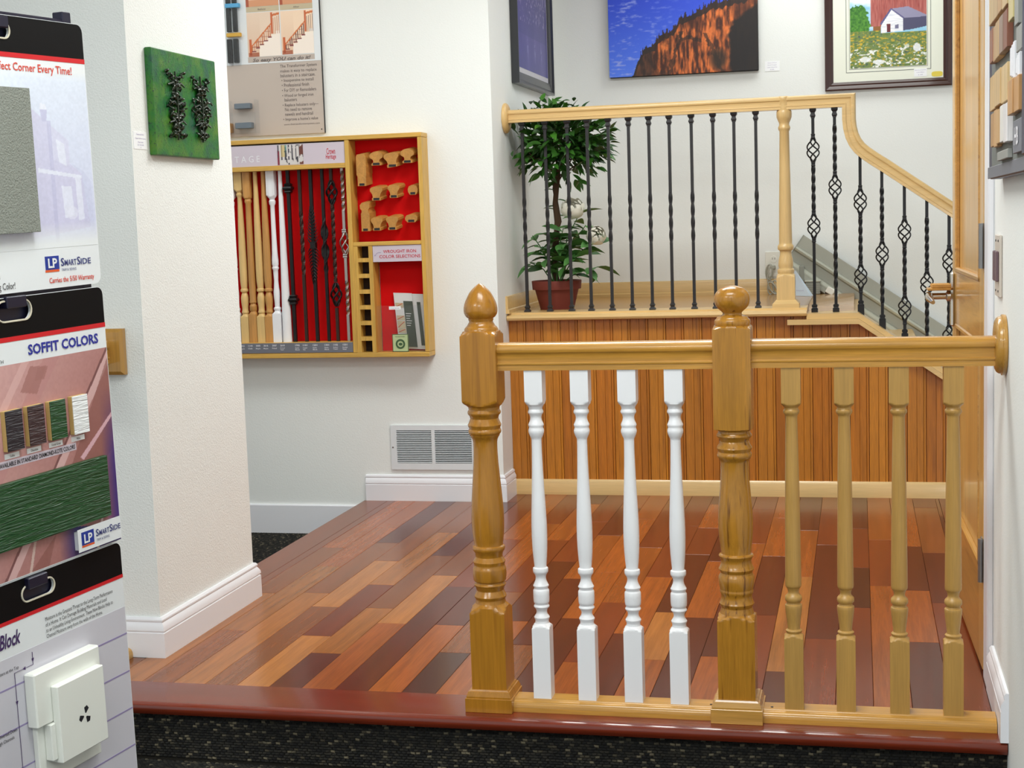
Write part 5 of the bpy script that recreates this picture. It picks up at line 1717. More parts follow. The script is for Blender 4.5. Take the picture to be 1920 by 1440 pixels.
# barn picture
bp_ = thing('framed_picture', (.146, 7.59, 1.81), 'mahogany framed picture of a red barn and white shed in a flower meadow', 'picture')
prb = [(0, 0), (.028, 0), (.030, .006), (.026, .016), (.022, .022), (.024, .028), (.016, .040), (0, .040)]
picture_frame(bp_, (-.153, 7.5895, 1.8135), (1, 0, 0), (0, 0, 1), .600, .86, (0, -1, 0), prb, 'frame_mahogany')
build('mat_board', MB().box(-.118, .412, 7.576, 7.588, 1.848, 2.64), 'mat_cream', bp_, smooth=0)
mb = MB()
for a, d_ in ((0, .0022), (.0155, .0012)):
    xa, xb, za, zb = -.0515 + a, .3495 - a, 1.897 + a, 2.6 - a
    mb.box(xa, xb, 7.5753, 7.576, za, za + d_).box(xa, xb, 7.5753, 7.576, zb - d_, zb).box(xa, xa + d_, 7.5753, 7.576, za, zb).box(xb - d_, xb, 7.5753, 7.576, za, zb)
build('mat_line', mb, 'mat_line', bp_, smooth=0)


def barn(X, Y):
    sky = fbm(X / 130, Y / 60, 31, 4)
    r = mix(np.zeros(X.shape + (3,)) + C3((150, 206, 236)), C3((246, 250, 250)), np.clip((sky - .35) * 3, 0, 1))
    b = inpoly(X, Y, [(860, -200), (1250, -200), (1250, 200), (862, 190)])
    bn_ = fbm(X / 7, Y / 60, 33, 3)
    r = np.where(b[..., None], mix(np.zeros(X.shape + (3,)) + C3((150, 60, 56)), C3((206, 130, 120)), bn_), r)
    r = mix(r, C3((110, 44, 46)), (b & (np.abs((X / 26) % 1 - .5) > .46)).astype(float) * .5)
    r = mix(r, C3((96, 110, 120)), inpoly(X, Y, [(830, 2), (862, -14), (1250, -90), (1250, -120), (840, -20)]).astype(float))
    r = mix(r, C3((150, 96, 50)), inpoly(X, Y, [(880, 190), (932, 190), (932, 240), (880, 240)]).astype(float))
    tr_ = ((X - 770) / 88) ** 2 + ((Y - 170) / 135) ** 2 + 0.5 * (fbm(X / 22, Y / 22, 35) - .5) * 2 < 1
    lf = fbm(X / 12, Y / 12, 36, 3)
    r = np.where(tr_[..., None], mix(np.zeros(X.shape + (3,)) + C3((24, 84, 24)), C3((112, 176, 56)), lf), r)
    g = Y > 238 - 20 * (X < 930)
    n1_ = fbm(X / 26, Y / 14, 41, 4); n2_ = fbm(X / 14, Y / 9, 43, 3); n3_ = fbm(X / 20, Y / 12, 47, 3)
    mdw = mix(np.zeros(X.shape + (3,)) + C3((74, 108, 52)), C3((150, 162, 92)), n1_)
    mdw = mix(mdw, C3((226, 184, 50)), np.clip((n2_ - .55) * 6, 0, 1) * .85)
    mdw = mix(mdw, C3((66, 92, 84)), np.clip((n1_ - .62) * 6, 0, 1))
    mdw = mix(mdw, C3((246, 246, 244)), np.clip((n3_ - .60) * 9, 0, 1) * np.clip((Y - 290) / 60, 0, 1))
    r = np.where(g[..., None], mdw, r)
    for cx_, cy_, a_, b2 in ((820, 418, 40, 20), (915, 440, 38, 18), (1180, 350, 26, 30)):
        m = ((X - cx_) / a_) ** 2 + ((Y - cy_) / b2) ** 2 + (n2_ - .5) < 1
        r = mix(r, C3((244, 246, 250)), m.astype(float) * .9)
    sd = fbm(X / 40, Y / 6, 49, 2)
    hs = inpoly(X, Y, [(935, 172), (1005, 75), (1085, 138), (1085, 230), (935, 238)])
    r = np.where(hs[..., None], mix(np.zeros(X.shape + (3,)) + C3((206, 210, 226)), C3((252, 252, 254)), np.clip(sd * 1.6, 0, 1)), r)
    r = mix(r, C3((80, 78, 110)), inpoly(X, Y, [(1085, 138), (1250, 132), (1250, 205), (1150, 222), (1085, 228)]).astype(float))
    r = mix(r, C3((150, 146, 176)), inpoly(X, Y, [(1000, 72), (1120, 62), (1250, 130), (1240, 138), (1090, 142)]).astype(float))
    for q in ([(926, 172), (1002, 66), (1008, 76), (936, 182)], [(1002, 66), (1094, 138), (1090, 148), (1004, 78)]):
        r = mix(r, C3((96, 92, 140)), inpoly(X, Y, q).astype(float))
    r = mix(r, C3((110, 40, 50)), inpoly(X, Y, [(972, 178), (998, 176), (998, 236), (974, 236)]).astype(float))
    r = mix(r, C3((120, 118, 150)), inpoly(X, Y, [(1030, 185), (1054, 184), (1054, 212), (1030, 213)]).astype(float))
    return r


painting('print', barn, (718, 1246, -300, 477), 190, 240, lambda u, v: (-.0315 + u * .3605, 7.5748, 1.917 + v * .53), 'print_matte', bp_)
caption_card('caption_card', (.270, 7.5758, 1.862), (1, 0, 0), (0, 0, 1), .060, .038, '', [('Memories of Yesterday', .85, .8, .1), ('Limited Edition', .6, .5, .1), ('$ 180', .35, .2, .1)], parent=bp_)
gp = [(.352 + .026 + .026 * math.copysign(abs(math.cos(t)) ** .6, math.cos(t)), 1.871 + .0125 * math.copysign(abs(math.sin(t)) ** .6, math.sin(t))) for t in [i * math.pi / 12 for i in range(24)]]
build('seal_plate', MB().prism(gp, 'Y', 7.5745, 7.5760), 'gold_plate', bp_, smooth=0)

# ================================================================== GREY INCLINED RAIL AND THINGS ON THE LANDING
gr = thing('inclined_rail', (.1, 7.55, .8), 'grey ribbed metal track running down along the back wall of the stairs', 'stairlift rail')
ang = math.atan(.690)
du = np.array((math.cos(ang), 0, -math.sin(ang))); dv = np.array((math.sin(ang), 0, math.cos(ang))); dw = np.array((0, -1, 0))
RO = np.array((-.261, 7.572, 1.110))
sec = [(0, 0), (0, .030), (-.060, .034), (-.064, .052), (-.072, .056), (-.080, .052), (-.088, .036), (-.132, .036), (-.138, .060), (-.150, .066), (-.180, .070), (-.186, .060), (-.186, 0)]
L_ = 1.5


def track(secpart, s0, s1):
    n = len(secpart)
    vs = [RO + du * s_ + dv * t + dw * d_ for s_ in (s0, s1) for t, d_ in secpart]
    fs = [(i, (i + 1) % n, n + (i + 1) % n, n + i) for i in range(n)] + [tuple(range(n - 1, -1, -1)), tuple(range(n, 2 * n))]
    return MB().add(vs, fs)


build('track', track(sec, 0, L_), 'rail_grey', gr, smooth=20)
build('rib', track([(-.0605, .034), (-.064, .054), (-.072, .058), (-.0805, .054), (-.083, .046)], .0, L_), 'rail_grey_light', gr, smooth=20)
build('rib', track([(-.135, .048), (-.138, .062), (-.150, .068), (-.156, .068), (-.156, .05)], .0, L_), 'rail_grey_light', gr, smooth=20)
build('end_cap', track([(s[0] * 1.01 + .001, s[1] + .001) for s in sec], -.006, 0), 'device_grey', gr, smooth=0)
build('support_leg', MB().box(-.285, -.262, 7.50, 7.54, LZ, .962, .002), 'device_grey', gr, smooth=0)
lf_ = thing('leaflet', (-.27, 7.36, LZ), 'pale blue folded leaflet standing on the landing behind the maple post', 'leaflet')
mb = MB().add([(-.325, 7.39, LZ + .001), (-.228, 7.30, LZ + .001), (-.300, 7.40, LZ + .125), (-.315, 7.42, LZ + .125)], [(0, 1, 2, 3)])
mb.add([(-.325, 7.392, LZ + .001), (-.228, 7.302, LZ + .001), (-.300, 7.402, LZ + .125), (-.315, 7.422, LZ + .125)], [(3, 2, 1, 0)])
mb.add([(-.228, 7.30, LZ + .001), (-.215, 7.36, LZ + .001), (-.300, 7.402, LZ + .125)], [(0, 1, 2)])
build('sheet', mb, 'leaflet_blue', lf_, smooth=0)
lettering('Ask about stair lifts', (-.296, 7.3575, LZ + .025), np.array((.097, -.09, 0)), np.array((.012, .012, .124)), .05, .006, 'ink_lavender', lf_)
dv_ = thing('control_box', (-.2, 7.5, LZ), 'small grey ribbed control box on the landing floor under the inclined rail', 'control box')
build('housing', MB().box(-.255, -.185, 7.47, 7.54, LZ, LZ + .062, .003), 'device_grey', dv_, smooth=0)
for k in range(5):
    build('rib', MB().box(-.256, -.184, 7.468, 7.472, LZ + .008 + k * .010, LZ + .013 + k * .010), 'rail_grey', dv_, smooth=0)
build('lid', MB().box(-.26, -.18, 7.465, 7.545, LZ + .062, LZ + .070, .002), 'rail_grey_light', dv_, smooth=0)
pa = thing('power_adapter', (-.125, 7.44, LZ), 'white plug adapter with a thin cord lying at the top of the stairs', 'adapter')
build('body', MB().obox((-.135, 7.44, LZ + .018), (.85, 0, -.5), (0, 1, 0), (.5, 0, .85), (-.02, .02, -.014, .014, -.016, .016), .003), 'outlet_white', pa, smooth=0)
build('prongs', MB().box(-.16, -.14, 7.44, 7.45, LZ + .002, LZ + .016, .001), 'iron_copper', pa, smooth=0)
build('cord', MB().tube([(-.118, 7.44, LZ + .012), (-.105, 7.43, LZ + .004), (-.098, 7.40, LZ + .004), (-.10, 7.34, LZ + .003), (-.097, 7.28, LZ + .003)], .003, 6), 'outlet_white', pa, smooth=60)
ou = thing('power_outlet', (-.415, 7.59, 1.0), 'white wall outlet behind the turned maple post', 'outlet')
build('cover_plate', MB().box(-.456, -.374, 7.584, 7.5895, .906, 1.034, .002), 'outlet_white', ou, smooth=0)
for z in (.945, .995):
    sk_ = build('socket', MB().lathe_axis([(0, .0175), (.002, .017)], (-.415, 7.584, z), (0, -1, 0), 20), 'outlet_white', ou)
    for sx in (-.006, .006):
        build('slot', MB().box(-.415 + sx - .001, -.415 + sx + .001, 7.5812, 7.5822, z - .001, z + .008), 'ink_black', sk_, smooth=0)
cb = thing('coiled_cable', (-.44, 7.52, LZ), 'grey power cord hanging in loops from the outlet to the landing floor', 'cable')
mb = MB()
for (cx_, cz_, a_, b2, y_, ph) in ((-.437, .935, .017, .036, 7.565, 0), (-.434, .932, .015, .038, 7.56, .3), (-.430, .855, .016, .034, 7.555, .2), (-.405, .858, .017, .032, 7.55, .5), (-.418, .852, .024, .030, 7.545, .8)):
    mb.tube([(cx_ + a_ * math.cos(t + ph) + .004 * math.sin(t), y_ - .006 * math.cos(t), cz_ + b2 * math.sin(t)) for t in [i * 2 * math.pi / 20 for i in range(20)]], .0032, 6, closed=True)
mb.tube([(-.415, 7.578, .955), (-.42, 7.56, .962), (-.437, 7.556, .95), (-.445, 7.556, .90), (-.44, 7.556, .85), (-.42, 7.553, .828), (-.37, 7.55, LZ + .004), (-.27, 7.52, LZ + .004), (-.19, 7.50, LZ + .02)], .0032, 6)
build('cord', mb, 'cable_grey', cb, smooth=60)
build('plug', MB().box(-.424, -.406, 7.560, 7.582, .946, .966, .003), 'cable_grey', cb, smooth=0)

# ================================================================== RIGHT WALL
sb = thing('sample_board', (WR, 3.2, 1.28), 'dark wall board with rows of wood flooring chips beside the door', 'sample board')
BX = WR - .030
SH = -.006 # lower edge rises slightly


def sbox(name, y0, y1, z0, z1, d0, d1, mat, parent=sb, b=.001, **k):
    return build(name, MB().box(BX - d1, BX - d0, y0, y1, z0, z1, b), mat, parent, smooth=0, **k)


build('backboard', MB().box(BX, WR - .0005, 2.45, 3.655, 1.29, 2.2, .004), 'board_navy', sb, smooth=0)
sbox('slate_panel', 2.85, 3.56, 1.294, 2.15, 0, .002, 'board_slate')
sbox('lower_strip', 2.80, 3.655, 1.291, 1.317, 0.0005, .003, 'strip_grey')
sbox('board_edge', 2.78, 2.85, 1.318, 2.2, 0, .010, 'board_navy', b=.003)


def chips(y0, y1, z0, z1, cols, parent=sb):
    n = len(cols)
    for i, c_ in enumerate(cols):
        a = y1 - (y1 - y0) * i / n
        b2 = y1 - (y1 - y0) * (i + 1) / n
        o = sbox('chip', b2 + .0008, a - .0008, z0 + rnd.uniform(-.003, .003), z1 + rnd.uniform(-.003, .003), .002, .013 + rnd.uniform(0, .003), 'chip_wood')
        o.color = lin(c_)


chips(3.08, 3.48, 1.618, 1.76, [(206, 176, 128), (200, 168, 122), (190, 150, 104), (206, 176, 130)])
chips(3.08, 3.475, 1.537, 1.610, [(150, 96, 74), (186, 148, 106), (196, 160, 112), (150, 124, 108), (136, 84, 64)])
chips(3.09, 3.46, 1.436, 1.506, [(206, 172, 120), (204, 172, 124), (210, 180, 132)])
chips(3.075, 3.455, 1.355, 1.429, [(180, 136, 84), (196, 152, 100), (202, 160, 106), (228, 224, 220), (226, 222, 224)])
chips(2.975, 3.06, 1.582, 1.72, [(202, 186, 132)])
chips(2.87, 3.05, 1.402, 1.465, [(196, 148, 96), (190, 142, 90)])
for y0_, y1_, z0_, z1_ in ((2.965, 3.048, 1.467, 1.535), (2.875, 2.94, 1.462, 1.506)):
    for k in range(3):
        sbox('trim_chip', y0_ + k * (y1_ - y0_) / 3 + .001, y0_ + (k + 1) * (y1_ - y0_) / 3 - .001, z0_ + .004 * k, z1_ - .003 * k, .002, .012, 'chip_white')
sbox('stone_chip', 2.905, 2.965, 1.56, 1.70, .002, .012, 'chip_stone')
sbox('stone_chip', 2.86, 2.950, 1.510, 1.556, .002, .010, 'chip_stone')
sbox('stone_chip', 3.09, 3.31, 1.322, 1.340, .002, .012, 'chip_stone')
pq = sbox('name_plate', 2.85, 3.005, 1.326, 1.387, .002, .010, 'strip_grey')
lettering('\u26AD' if False else 'HB', (BX - .0105, 2.97, 1.342), (0, -1, 0), (0, 0, 1), .07, .032, 'ink_pale', pq, bold=.02)
sw = thing('switch_plate', (WR, 3.72, 1.01), 'beige double switch plate on the white wall above the rosette', 'switch')
build('cover_plate', MB().box(WR - .007, WR - .0005, 3.645, 3.765, 1.013, 1.160, .002), 'switch_beige', sw, smooth=0)
for y_ in (3.675, 3.735):
    build('toggle', MB().box(WR - .014, WR - .007, y_ - .016, y_ + .016, 1.050, 1.122, .002), 'switch_brown', sw, smooth=0)
    for z in (1.027, 1.146):
        build('screw', MB().lathe_axis([(0, .003), (.0015, .0025)], (WR - .007, y_, z), (-1, 0, 0), 8), 'ink_black', sw)

# ================================================================== HANGING SAMPLE BOARDS ON THE LEFT
P0 = np.array((-1.63678, 3.0, 1.12337))
RU = np.array((0.158127, 0.987137, 0.023585)); RV = np.array((-0.003434, -0.023335, 0.999722)); RN = np.array((0.987413, -0.158164, -0.0003))


def RP(s, t, d=0.0):
    return P0 + RU * s + RV * t + RN * d


rk = thing('display_rack', RP(-.25, -1.25, -.03), 'dark navy metal rack carrying the hanging sample boards at the left', 'rack')
mb = MB()
for s_ in (-.47, -.032):
    mb.obox(P0, RU, RV, RN, (s_ - .014, s_ + .014, -1.268, .585, -.040, -.012), .002)
build('upright', mb, 'rack_navy', rk, smooth=0)
for t in (.555, -.012, -.60):
    build('crossbar', MB().obox(P0, RU, RV, RN, (-.46, -.04, t - .055, t + .014, -.036, -.014), .002), 'rack_navy', rk, smooth=0)
build('foot', MB().obox(P0, RU, RV, RN, (-.52, 0.02, -1.278, -1.262, -.20, .06), .003), 'rack_navy', rk, smooth=0)
for t, s_ in ((.535, -.27), (-.028, -.285), (-.612, -.292)):
    build('hook', MB().obox(P0, RU, RV, RN, (s_ - .030, s_ + .030, t - .002, t + .022, -.014, .008), .002), 'rack_navy', rk, smooth=0)


def rounded(s0, s1, t0, t1, r, hole=None, d0=-.006, d1=0.0):
    """board outline with round corners and an oblong hand hole, as an extruded plate"""
    pts = []
    for cs_, ct_, a0 in ((s1 - r, t1 - r, 0), (s0 + r, t1 - r, 90), (s0 + r, t0 + r, 180), (s1 - r, t0 + r, 270)):
        for k in range(5):
            a = math.radians(a0 + 90 * k / 4)
            pts.append((cs_ + r * math.cos(a), ct_ + r * math.sin(a)))
    return pts


def plate(name, pts, d0, d1, mat, parent, hole=None):
    """extruded polygon in the board plane; hole = inner loop"""
    bm = bmesh.new()
    def loop(pp, d_):
        return [bm.verts.new(RP(a, b, d_)) for a, b in pp]
    fr, bk = loop(pts, d1), loop(pts, d0)
    n = len(pts)
    for i in range(n):
        bm.faces.new((fr[i], fr[(i + 1) % n], bk[(i + 1) % n], bk[i]))
    if hole:
        hf, hb_ = loop(hole, d1), loop(hole, d0)
        m = len(hole)
        for i in range(m):
            bm.faces.new((hf[(i + 1) % m], hf[i], hb_[i], hb_[(i + 1) % m]))
        for A, B in ((fr, hf), (bk, hb_)):
            es = []
            for L2 in (A, B):
                for i in range(len(L2)):
                    e = bm.edges.get((L2[i], L2[(i + 1) % len(L2)]))
                    es.append(e)
            bmesh.ops.triangle_fill(bm, edges=es, use_beauty=True)
    else:
        bm.faces.new(fr); bm.faces.new(bk[::-1])
    bm.verts.index_update()
    mb = MB()
    mb.v = [tuple(v.co) for v in bm.verts]; mb.f = [tuple(v.index for v in f.verts) for f in bm.faces]
    bm.free()
    return build(name, mb, mat, parent, smooth=0)


def oblong(sc_, tc_, hw, hh, n=8):
    pts = []
    for k in range(n + 1):
        a = -math.pi / 2 + math.pi * k / n
        pts.append((sc_ + hw - hh + hh * math.cos(a), tc_ + hh * math.sin(a)))
    for k in range(n + 1):
        a = math.pi / 2 + math.pi * k / n
        pts.append((sc_ - hw + hh + hh * math.cos(a), tc_ + hh * math.sin(a)))
    return pts


def rim(sc_, tc_, hw, hh, parent, d=.001):
    pts = [RP(a, b, d) for a, b in oblong(sc_, tc_, hw, hh, 10)]
    build('hole_rim', MB().tube(pts, .0022, 6, closed=True), 'board_edge', parent, smooth=60)


def rtext(t, s0, t0, w, h, mat, parent, **k):
    return lettering(t, RP(s0, t0, k.pop('d', .0008)), RU, RV, w, h, mat, parent, **k)


def rbox(name, s0, s1, t0, t1, d0, d1, mat, parent, b=0.0, org=None, **k):
    mb = MB().obox(P0, RU, RV, RN, (s0, s1, t0, t1, d0, d1), b)
    return build(name, mb, mat, parent, smooth=0, **k)


def local_box(name, s0, s1, t0, t1, d0, d1, mat, parent, b=.0008):
    """box whose own axes follow the board so that embossing runs along it"""
    me = bpy.data.meshes.new(name)
    vs, fs = boxgeo(0, s1 - s0, -(d1 - d0), 0, 0, t1 - t0, b)
    me.from_pydata(vs, [], fs)
    bm = bmesh.new(); bm.from_mesh(me); bmesh.ops.recalc_face_normals(bm, faces=bm.faces); bm.to_mesh(me); bm.free()
    me.materials.append(MATS[mat])
    org = RP(s0, t0, d0)
    o = link(name, me, parent, org)
    o.rotation_euler = Matrix((RU, -RN, RV)).transposed().to_euler()
    return o


BL = -.50
# ---- upper board
ub = thing('hanging_board', RP(BL / 2, 0), 'upper hanging board with a grey siding sample and a faded house print', 'display board')
hole = oblong(-.285, .529, .052, .0165)
plate('board', rounded(BL, 0.0, 0.0, .560, .018), -.006, 0, 'board_white', ub, hole)
hp = rounded(BL + .001, -.001, 0.0, .559, .017)
top_pts = [(a, b) for a, b in hp if b > .3]
band = [(-.001, .486), *top_pts, (BL + .001, .486)]
plate('header_band', band, 0, .0006, 'board_black', ub, hole)
rbox('red_stripe', BL, 0, .476, .486, 0, .0007, 'board_red', ub)
rim(-.285, .529, .052, .0165, ub)


def housewash(X, Y):
    t = np.clip((Y - 430) / 960, 0, 1)
    r = mix(np.zeros(X.shape + (3,)) + C3((224, 232, 246)), C3((206, 210, 238)), t)
    ln = np.zeros(X.shape)
    m = inpoly(X, Y, [(120, 600), (270, 715), (400, 815), (400, 950), (480, 1010), (520, 1330), (120, 1380)])
    r = mix(r, C3((198, 190, 222)), m * .8)
    r = mix(r, C3((214, 212, 236)), inpoly(X, Y, [(270, 715), (408, 815), (402, 960), (290, 930)]).astype(float) * .7)
    r = mix(r, C3((176, 172, 210)), ((X > 262) & (X < 288) & (Y > 700)).astype(float) * .8)
    for q in ([(316, 805), (372, 835), (378, 965), (326, 940)], [(330, 1080), (400, 1085), (408, 1260), (340, 1270)], [(430, 1030), (470, 1040), (478, 1280), (436, 1290)]):
        r = mix(r, C3((236, 238, 250)), inpoly(X, Y, q).astype(float) * .9)
    r = mix(r, C3((236, 238, 250)), inpoly(X, Y, [(180, 975), (480, 1020), (480, 1040), (180, 1000)]).astype(float))
    r = mix(r, C3((182, 178, 214)), inpoly(X, Y, [(222, 640), (270, 640), (262, 705), (232, 705)]).astype(float))
    r = mix(r, C3((240, 240, 250)), inpoly(X, Y, [(228, 600), (262, 610), (270, 640), (222, 640)]).astype(float))
    r = mix(r, C3((238, 238, 248)), (((X - 390) / 44) ** 2 + ((Y - 1240) / 40) ** 2 < 1).astype(float) * .6)
    r = mix(r, C3((184, 186, 220)), inpoly(X, Y, [(400, 940), (500, 1000), (545, 1060), (545, 1330), (480, 1330), (478, 1010)]).astype(float) * .4)
    f = np.clip((Y - 1290) / 130, 0, 1) + np.clip((470 - Y) / 60, 0, 1)
    r = mix(r, mix(np.zeros(X.shape + (3,)) + C3((220, 228, 246)), C3((208, 212, 240)), t), np.full(X.shape, .45))
    n_ = fbm(X / 14, Y / 14, 71, 3)
    r = r + (n_[..., None] - .5) * 14
    return mix(r, C3((232, 236, 240)), np.clip(f, 0, 1))


painting('house_print', housewash, (-500, 560, 400, 1440), 320, 230, lambda u, v: RP(BL + .004 + u * (-.006 - BL), .085 + v * .375, .0005), 'print_gloss', ub)
rtext('Perfect Corner Every Time!', -.303, .4505, .256, .0185, 'ink_orange', ub, bold=.012)
o = local_box('siding_sample', BL + .06, -.211, .121, .414, 0.0, .022, 'siding_grey', ub)
rbox('logo_square', -.181, -.137, .0395, .068, 0, .0008, 'logo_blue', ub)
rbox('logo_bar', -.182, -.138, .0345, .0393, 0, .0008, 'logo_orange', ub)
rtext('LP', -.1735, .044, .029, .019, 'board_white', ub, bold=.03, d=.0012)
rtext('S', -.132, .0455, .011, .0165, 'ink_navy', ub, bold=.012)
rtext('MART', -.1195, .0455, .039, .0125, 'ink_navy', ub, bold=.012)
rtext('S', -.0785, .0455, .011, .0165, 'ink_navy', ub, bold=.012)
rtext('IDE', -.066, .0455, .034, .0125, 'ink_navy', ub, bold=.012)
rtext('TRIM & SIDING', -.131, .0345, .048, .0055, 'ink_navy', ub)
rtext('Carries the 5/50 Warranty', -.173, .0115, .148, .0125, 'ink_orange', ub, bold=.012)
rtext('and', -.352, .030, .030, .013, 'ink_black', ub)
rtext('matching Color!', -.372, .0085, .093, .0155, 'ink_black', ub)

# ---- middle board
mdl = thing('hanging_board', RP(BL / 2, -.584), 'middle hanging board with soffit colour chips and a green siding sample', 'display board')
hole = oblong(-.289, -.036, .052, .021)
plate('board', rounded(BL, .001, -.584, -.008, .018), -.006, 0, 'board_white', mdl, hole)
hp = rounded(BL + .001, 0, -.583, -.009, .017)
plate('header_band', [(0, -.088), *[(a, b) for a, b in hp if b > -.3], (BL + .001, -.088)], 0, .0006, 'board_black', mdl, hole)
rbox('red_stripe', BL, .001, -.098, -.088, 0, .0007, 'board_red', mdl)
rim(-.289, -.036, .052, .021, mdl)
rtext('SOFFIT COLORS', -.257, -.1305, .229, .0205, 'ink_blue', mdl, bold=.028)
rtext('WITH', -.365, -.139, .032, .007, 'ink_black', mdl)


def soffit(X, Y):
    """X: s in mm, Y: t in mm (negative down)"""
    q = np.clip((X + 500) / 500, 0, 1); w = np.clip((-Y - 140) / 440, 0, 1)
    r = mix(np.zeros(X.shape + (3,)) + C3((206, 160, 158)), C3((150, 92, 88)), np.clip(q * .75 + w * .55 - .25, 0, 1))
    n = fbm(X / 6, Y / 6, 77, 2)
    r = r + (n[..., None] - .5) * 10
    d = Y - 1.15 * X                     # diagonal coordinate
    for a, b, c_, k in ((150, 178, (222, 180, 178), .6), (40, 100, (186, 132, 132), .6), (-180, -150, (226, 190, 190), .7), (-150, -140, (110, 66, 68), .8)):
        r = mix(r, C3(c_), ((d > a) & (d < b)).astype(float) * k)
    lw = inpoly(X, Y, [(10, -150), (10, -360), (-330, -600), (-250, -600), (-250, -590), (-160, -400)])
    r = mix(r, C3((132, 80, 74)), lw.astype(float) * .55)
    for qd in ([(-255, -155), (-205, -160), (-240, -215), (-290, -205)], [(-232, -160), (-200, -162), (-214, -186), (-244, -186)]):
        r = mix(r, C3((164, 112, 108)), inpoly(X, Y, qd).astype(float) * .8)
    edge = np.clip((X + 40 + (Y + 140) * -.02) / 40, 0, 1) * np.clip((-Y - 230) / 160, 0, 1)
    r = mix(r, C3((66, 44, 120)), edge)
    m = inpoly(X, Y, [(-118, -372), (-2, -290), (-2, -300), (-108, -380)])
    r = mix(r, C3((214, 170, 180)), m.astype(float))
    r = mix(r, C3((56, 48, 112)), ((Y < -515 - .2 * (X + 170)) & (X > -210)).astype(float) * np.clip((X + 210) / 60, 0, 1))
    for x0 in (-290, -68):
        r = mix(r, C3((206, 178, 170)), (np.abs(X - x0 - (Y + 540) * .35) < 4).astype(float) * (Y < -505))
    return r


painting('soffit_print', soffit, (BL * 1000 + 1, -1, -144, -582), 300, 220, lambda u, v: RP(BL + .001 + u * (-BL - .002), -.582 + v * .438, .0005), 'print_gloss', mdl)
for s0, mt, cap in ((-.355, 'emboss_coffee', 'Coffee'), (-.288, 'emboss_chocolate', 'Chocolate'), (-.219, 'emboss_green', 'Forest Green'), (-.146, 'emboss_white', 'White')):
    core = local_box('color_chip', s0, s0 + .050, -.318, -.235, 0.0005, .0115, 'chip_core', mdl)
    local_box('painted_face', s0 + .0002, s0 + .0502, -.318, -.235, .0115, .0135, mt, mdl, .0005)
    lb = rbox('caption_strip', s0 + .002, s0 + .046, -.3345, -.3235, .0005, .001, 'paper_white', mdl)
    rtext(cap, s0 + .024 - len(cap) * .0012, -.3315, len(cap) * .0024, .005, 'ink_black', mdl, d=.0015)
rbox('print_strip', -.48, -.130, -.353, -.337, .0005, .0009, 'sign_mauve', mdl)
rtext('AVAILABLE IN STANDARD DIAMOND-KOTE COLORS', -.370, -.3495, .235, .009, 'ink_black', mdl, bold=.014, d=.0012)
local_box('siding_sample', BL + .02, -.042, -.517, -.381, .0005, .012, 'emboss_green', mdl)
tg = rbox('logo_tag', -.165, -.016, -.574, -.524, .0135, .0145, 'board_white', mdl)
rbox('logo_spacer', -.160, -.02, -.57, -.53, .0005, .0135, 'board_white', mdl)
rbox('logo_square', -.154, -.112, -.561, -.532, .0145, .0150, 'logo_blue', mdl)
rbox('logo_bar', -.154, -.112, -.5655, -.5615, .0145, .0150, 'logo_orange', mdl)
rtext('LP', -.147, -.5565, .028, .019, 'board_white', mdl, bold=.03, d=.0155)
for t_, s_, w_, h_ in (('S', -.106, .010, .0155), ('MART', -.0945, .035, .0115), ('S', -.058, .010, .0155), ('IDE', -.0465, .027, .0115)):
    rtext(t_, s_, -.551, w_, h_, 'ink_navy', mdl, bold=.012, d=.0152)
rtext('TRIM & SIDING', -.105, -.562, .045, .0055, 'ink_navy', mdl, d=.0152)

# ---- lower board
lw_ = thing('hanging_board', RP(BL / 2, -1.16), 'lower hanging board with a white siding mount block', 'display board')
hole = oblong(-.283, -.624, .051, .0165)
plate('board', rounded(BL, 0, -1.165, -.588, .018), -.010, -.004, 'board_white', lw_, hole)
hp = rounded(BL + .001, -.001, -1.164, -.589, .017)
plate('header_band', [(-.001, -.664), *[(a, b) for a, b in hp if b > -.8], (BL + .001, -.664)], -.004, -.0034, 'board_black', lw_, hole)
rbox('red_stripe', BL, 0, -.672, -.664, -.004, -.0033, 'board_red', lw_)
rim(-.283, -.624, .051, .0165, lw_, -.003)
for i, (t_, w_) in enumerate((('Moisture is the Greatest Threat to the Long-Term Performance', .228), ('of a Home. It Can Damage Building Materials and Lead', .205), ('to an Unhealthy Living Environment. These New Blocks Help to', .226), ('Channel Moisture away from the walls of the Home.', .188))):
    rtext(t_, -.270, -.6965 - i * .0125, w_, .0095, 'ink_black', lw_, d=-.0030)
rtext('Block', -.412, -.718, .064, .030, 'ink_purple', lw_, bold=.02, shear=.3, d=-.0030)
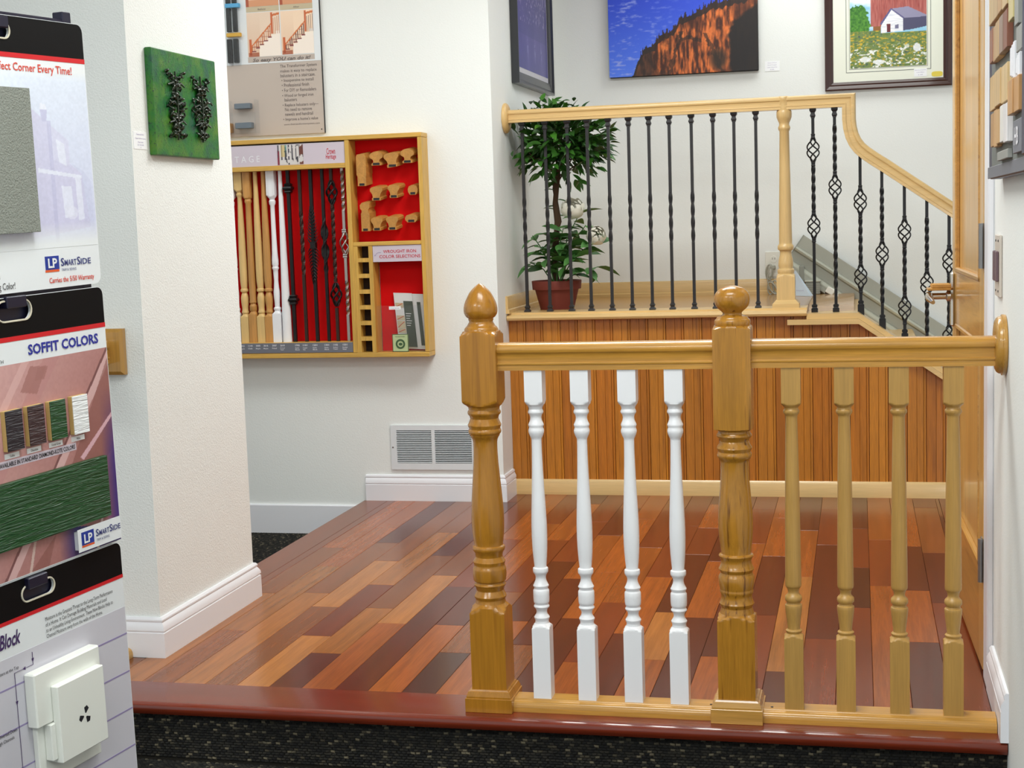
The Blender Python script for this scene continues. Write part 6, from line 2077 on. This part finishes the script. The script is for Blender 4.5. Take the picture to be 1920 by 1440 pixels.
rbox('print_area', BL + .002, -.002, -1.16, -.740, -.0040, -.0036, 'board_grey_print', lw_)
for t_ in (-.803, -.892, -.980, -1.068):
    rbox('siding_line', BL + .002, -.002, t_ - .0018, t_ + .0018, -.0036, -.0032, 'ink_lavender', lw_)
mb = MB()
mb.tube([RP(-.318, -.749, -.0028), RP(-.318, -.776, -.0028), RP(-.375, -.776, -.0028), RP(-.375, -1.10, -.0028)], .0007, 4)
for s_, t_, dr_ in ((-.318, -.766, 'd'), (-.346, -.776, 'l'), (-.375, -.84, 'd'), (-.375, -1.02, 'd')):
    q = [(-.004, .004), (.004, .004), (0, -.005)] if dr_ == 'd' else [(.004, .004), (.004, -.004), (-.005, 0)]
    mb.add([RP(s_ + a, t_ + b, -.0025) for a, b in q], [(0, 1, 2)])
build('flow_arrow', mb, 'ink_purple', lw_, smooth=0)
rtext('Water Enters at the Top', -.452, -.770, .09, .008, 'ink_black', lw_, d=-.0030)
rtext('Water is Diverted Down', -.470, -.897, .088, .008, 'ink_black', lw_, d=-.0030)
rtext('Through Channels', -.458, -.910, .066, .008, 'ink_black', lw_, d=-.0030)
mk = rbox('mount_block', -.350, -.136, -.904, -.787, -.0036, .024, 'vinyl_white', lw_, b=.003)
rbox('flange', -.338, -.138, -1.035, -.90, -.0036, .010, 'vinyl_white', lw_, b=.002)
fp = rbox('face_plate', -.303, -.150, -.994, -.826, .024, .042, 'vinyl_white', lw_, b=.002)
rbox('plate_skirt', -.318, -.303, -.985, -.905, .010, .030, 'vinyl_white', lw_, b=.002)
rbox('plate_foot', -.303, -.150, -.994, -.905, .010, .026, 'vinyl_white', lw_, b=.002)
mb = MB()
for k in range(3):
    a0 = math.radians(60 + 120 * k + 10)
    pts = [(.005, -.3), (.018, -.45), (.0215, 0), (.018, .45), (.005, .3)]
    mb.add([RP(-.222 + r * math.cos(a0 + q), -.916 + r * math.sin(a0 + q), .0423) for r, q in pts], [tuple(range(5))])
build('knockout_slots', mb, 'hole_black', lw_, smooth=0)
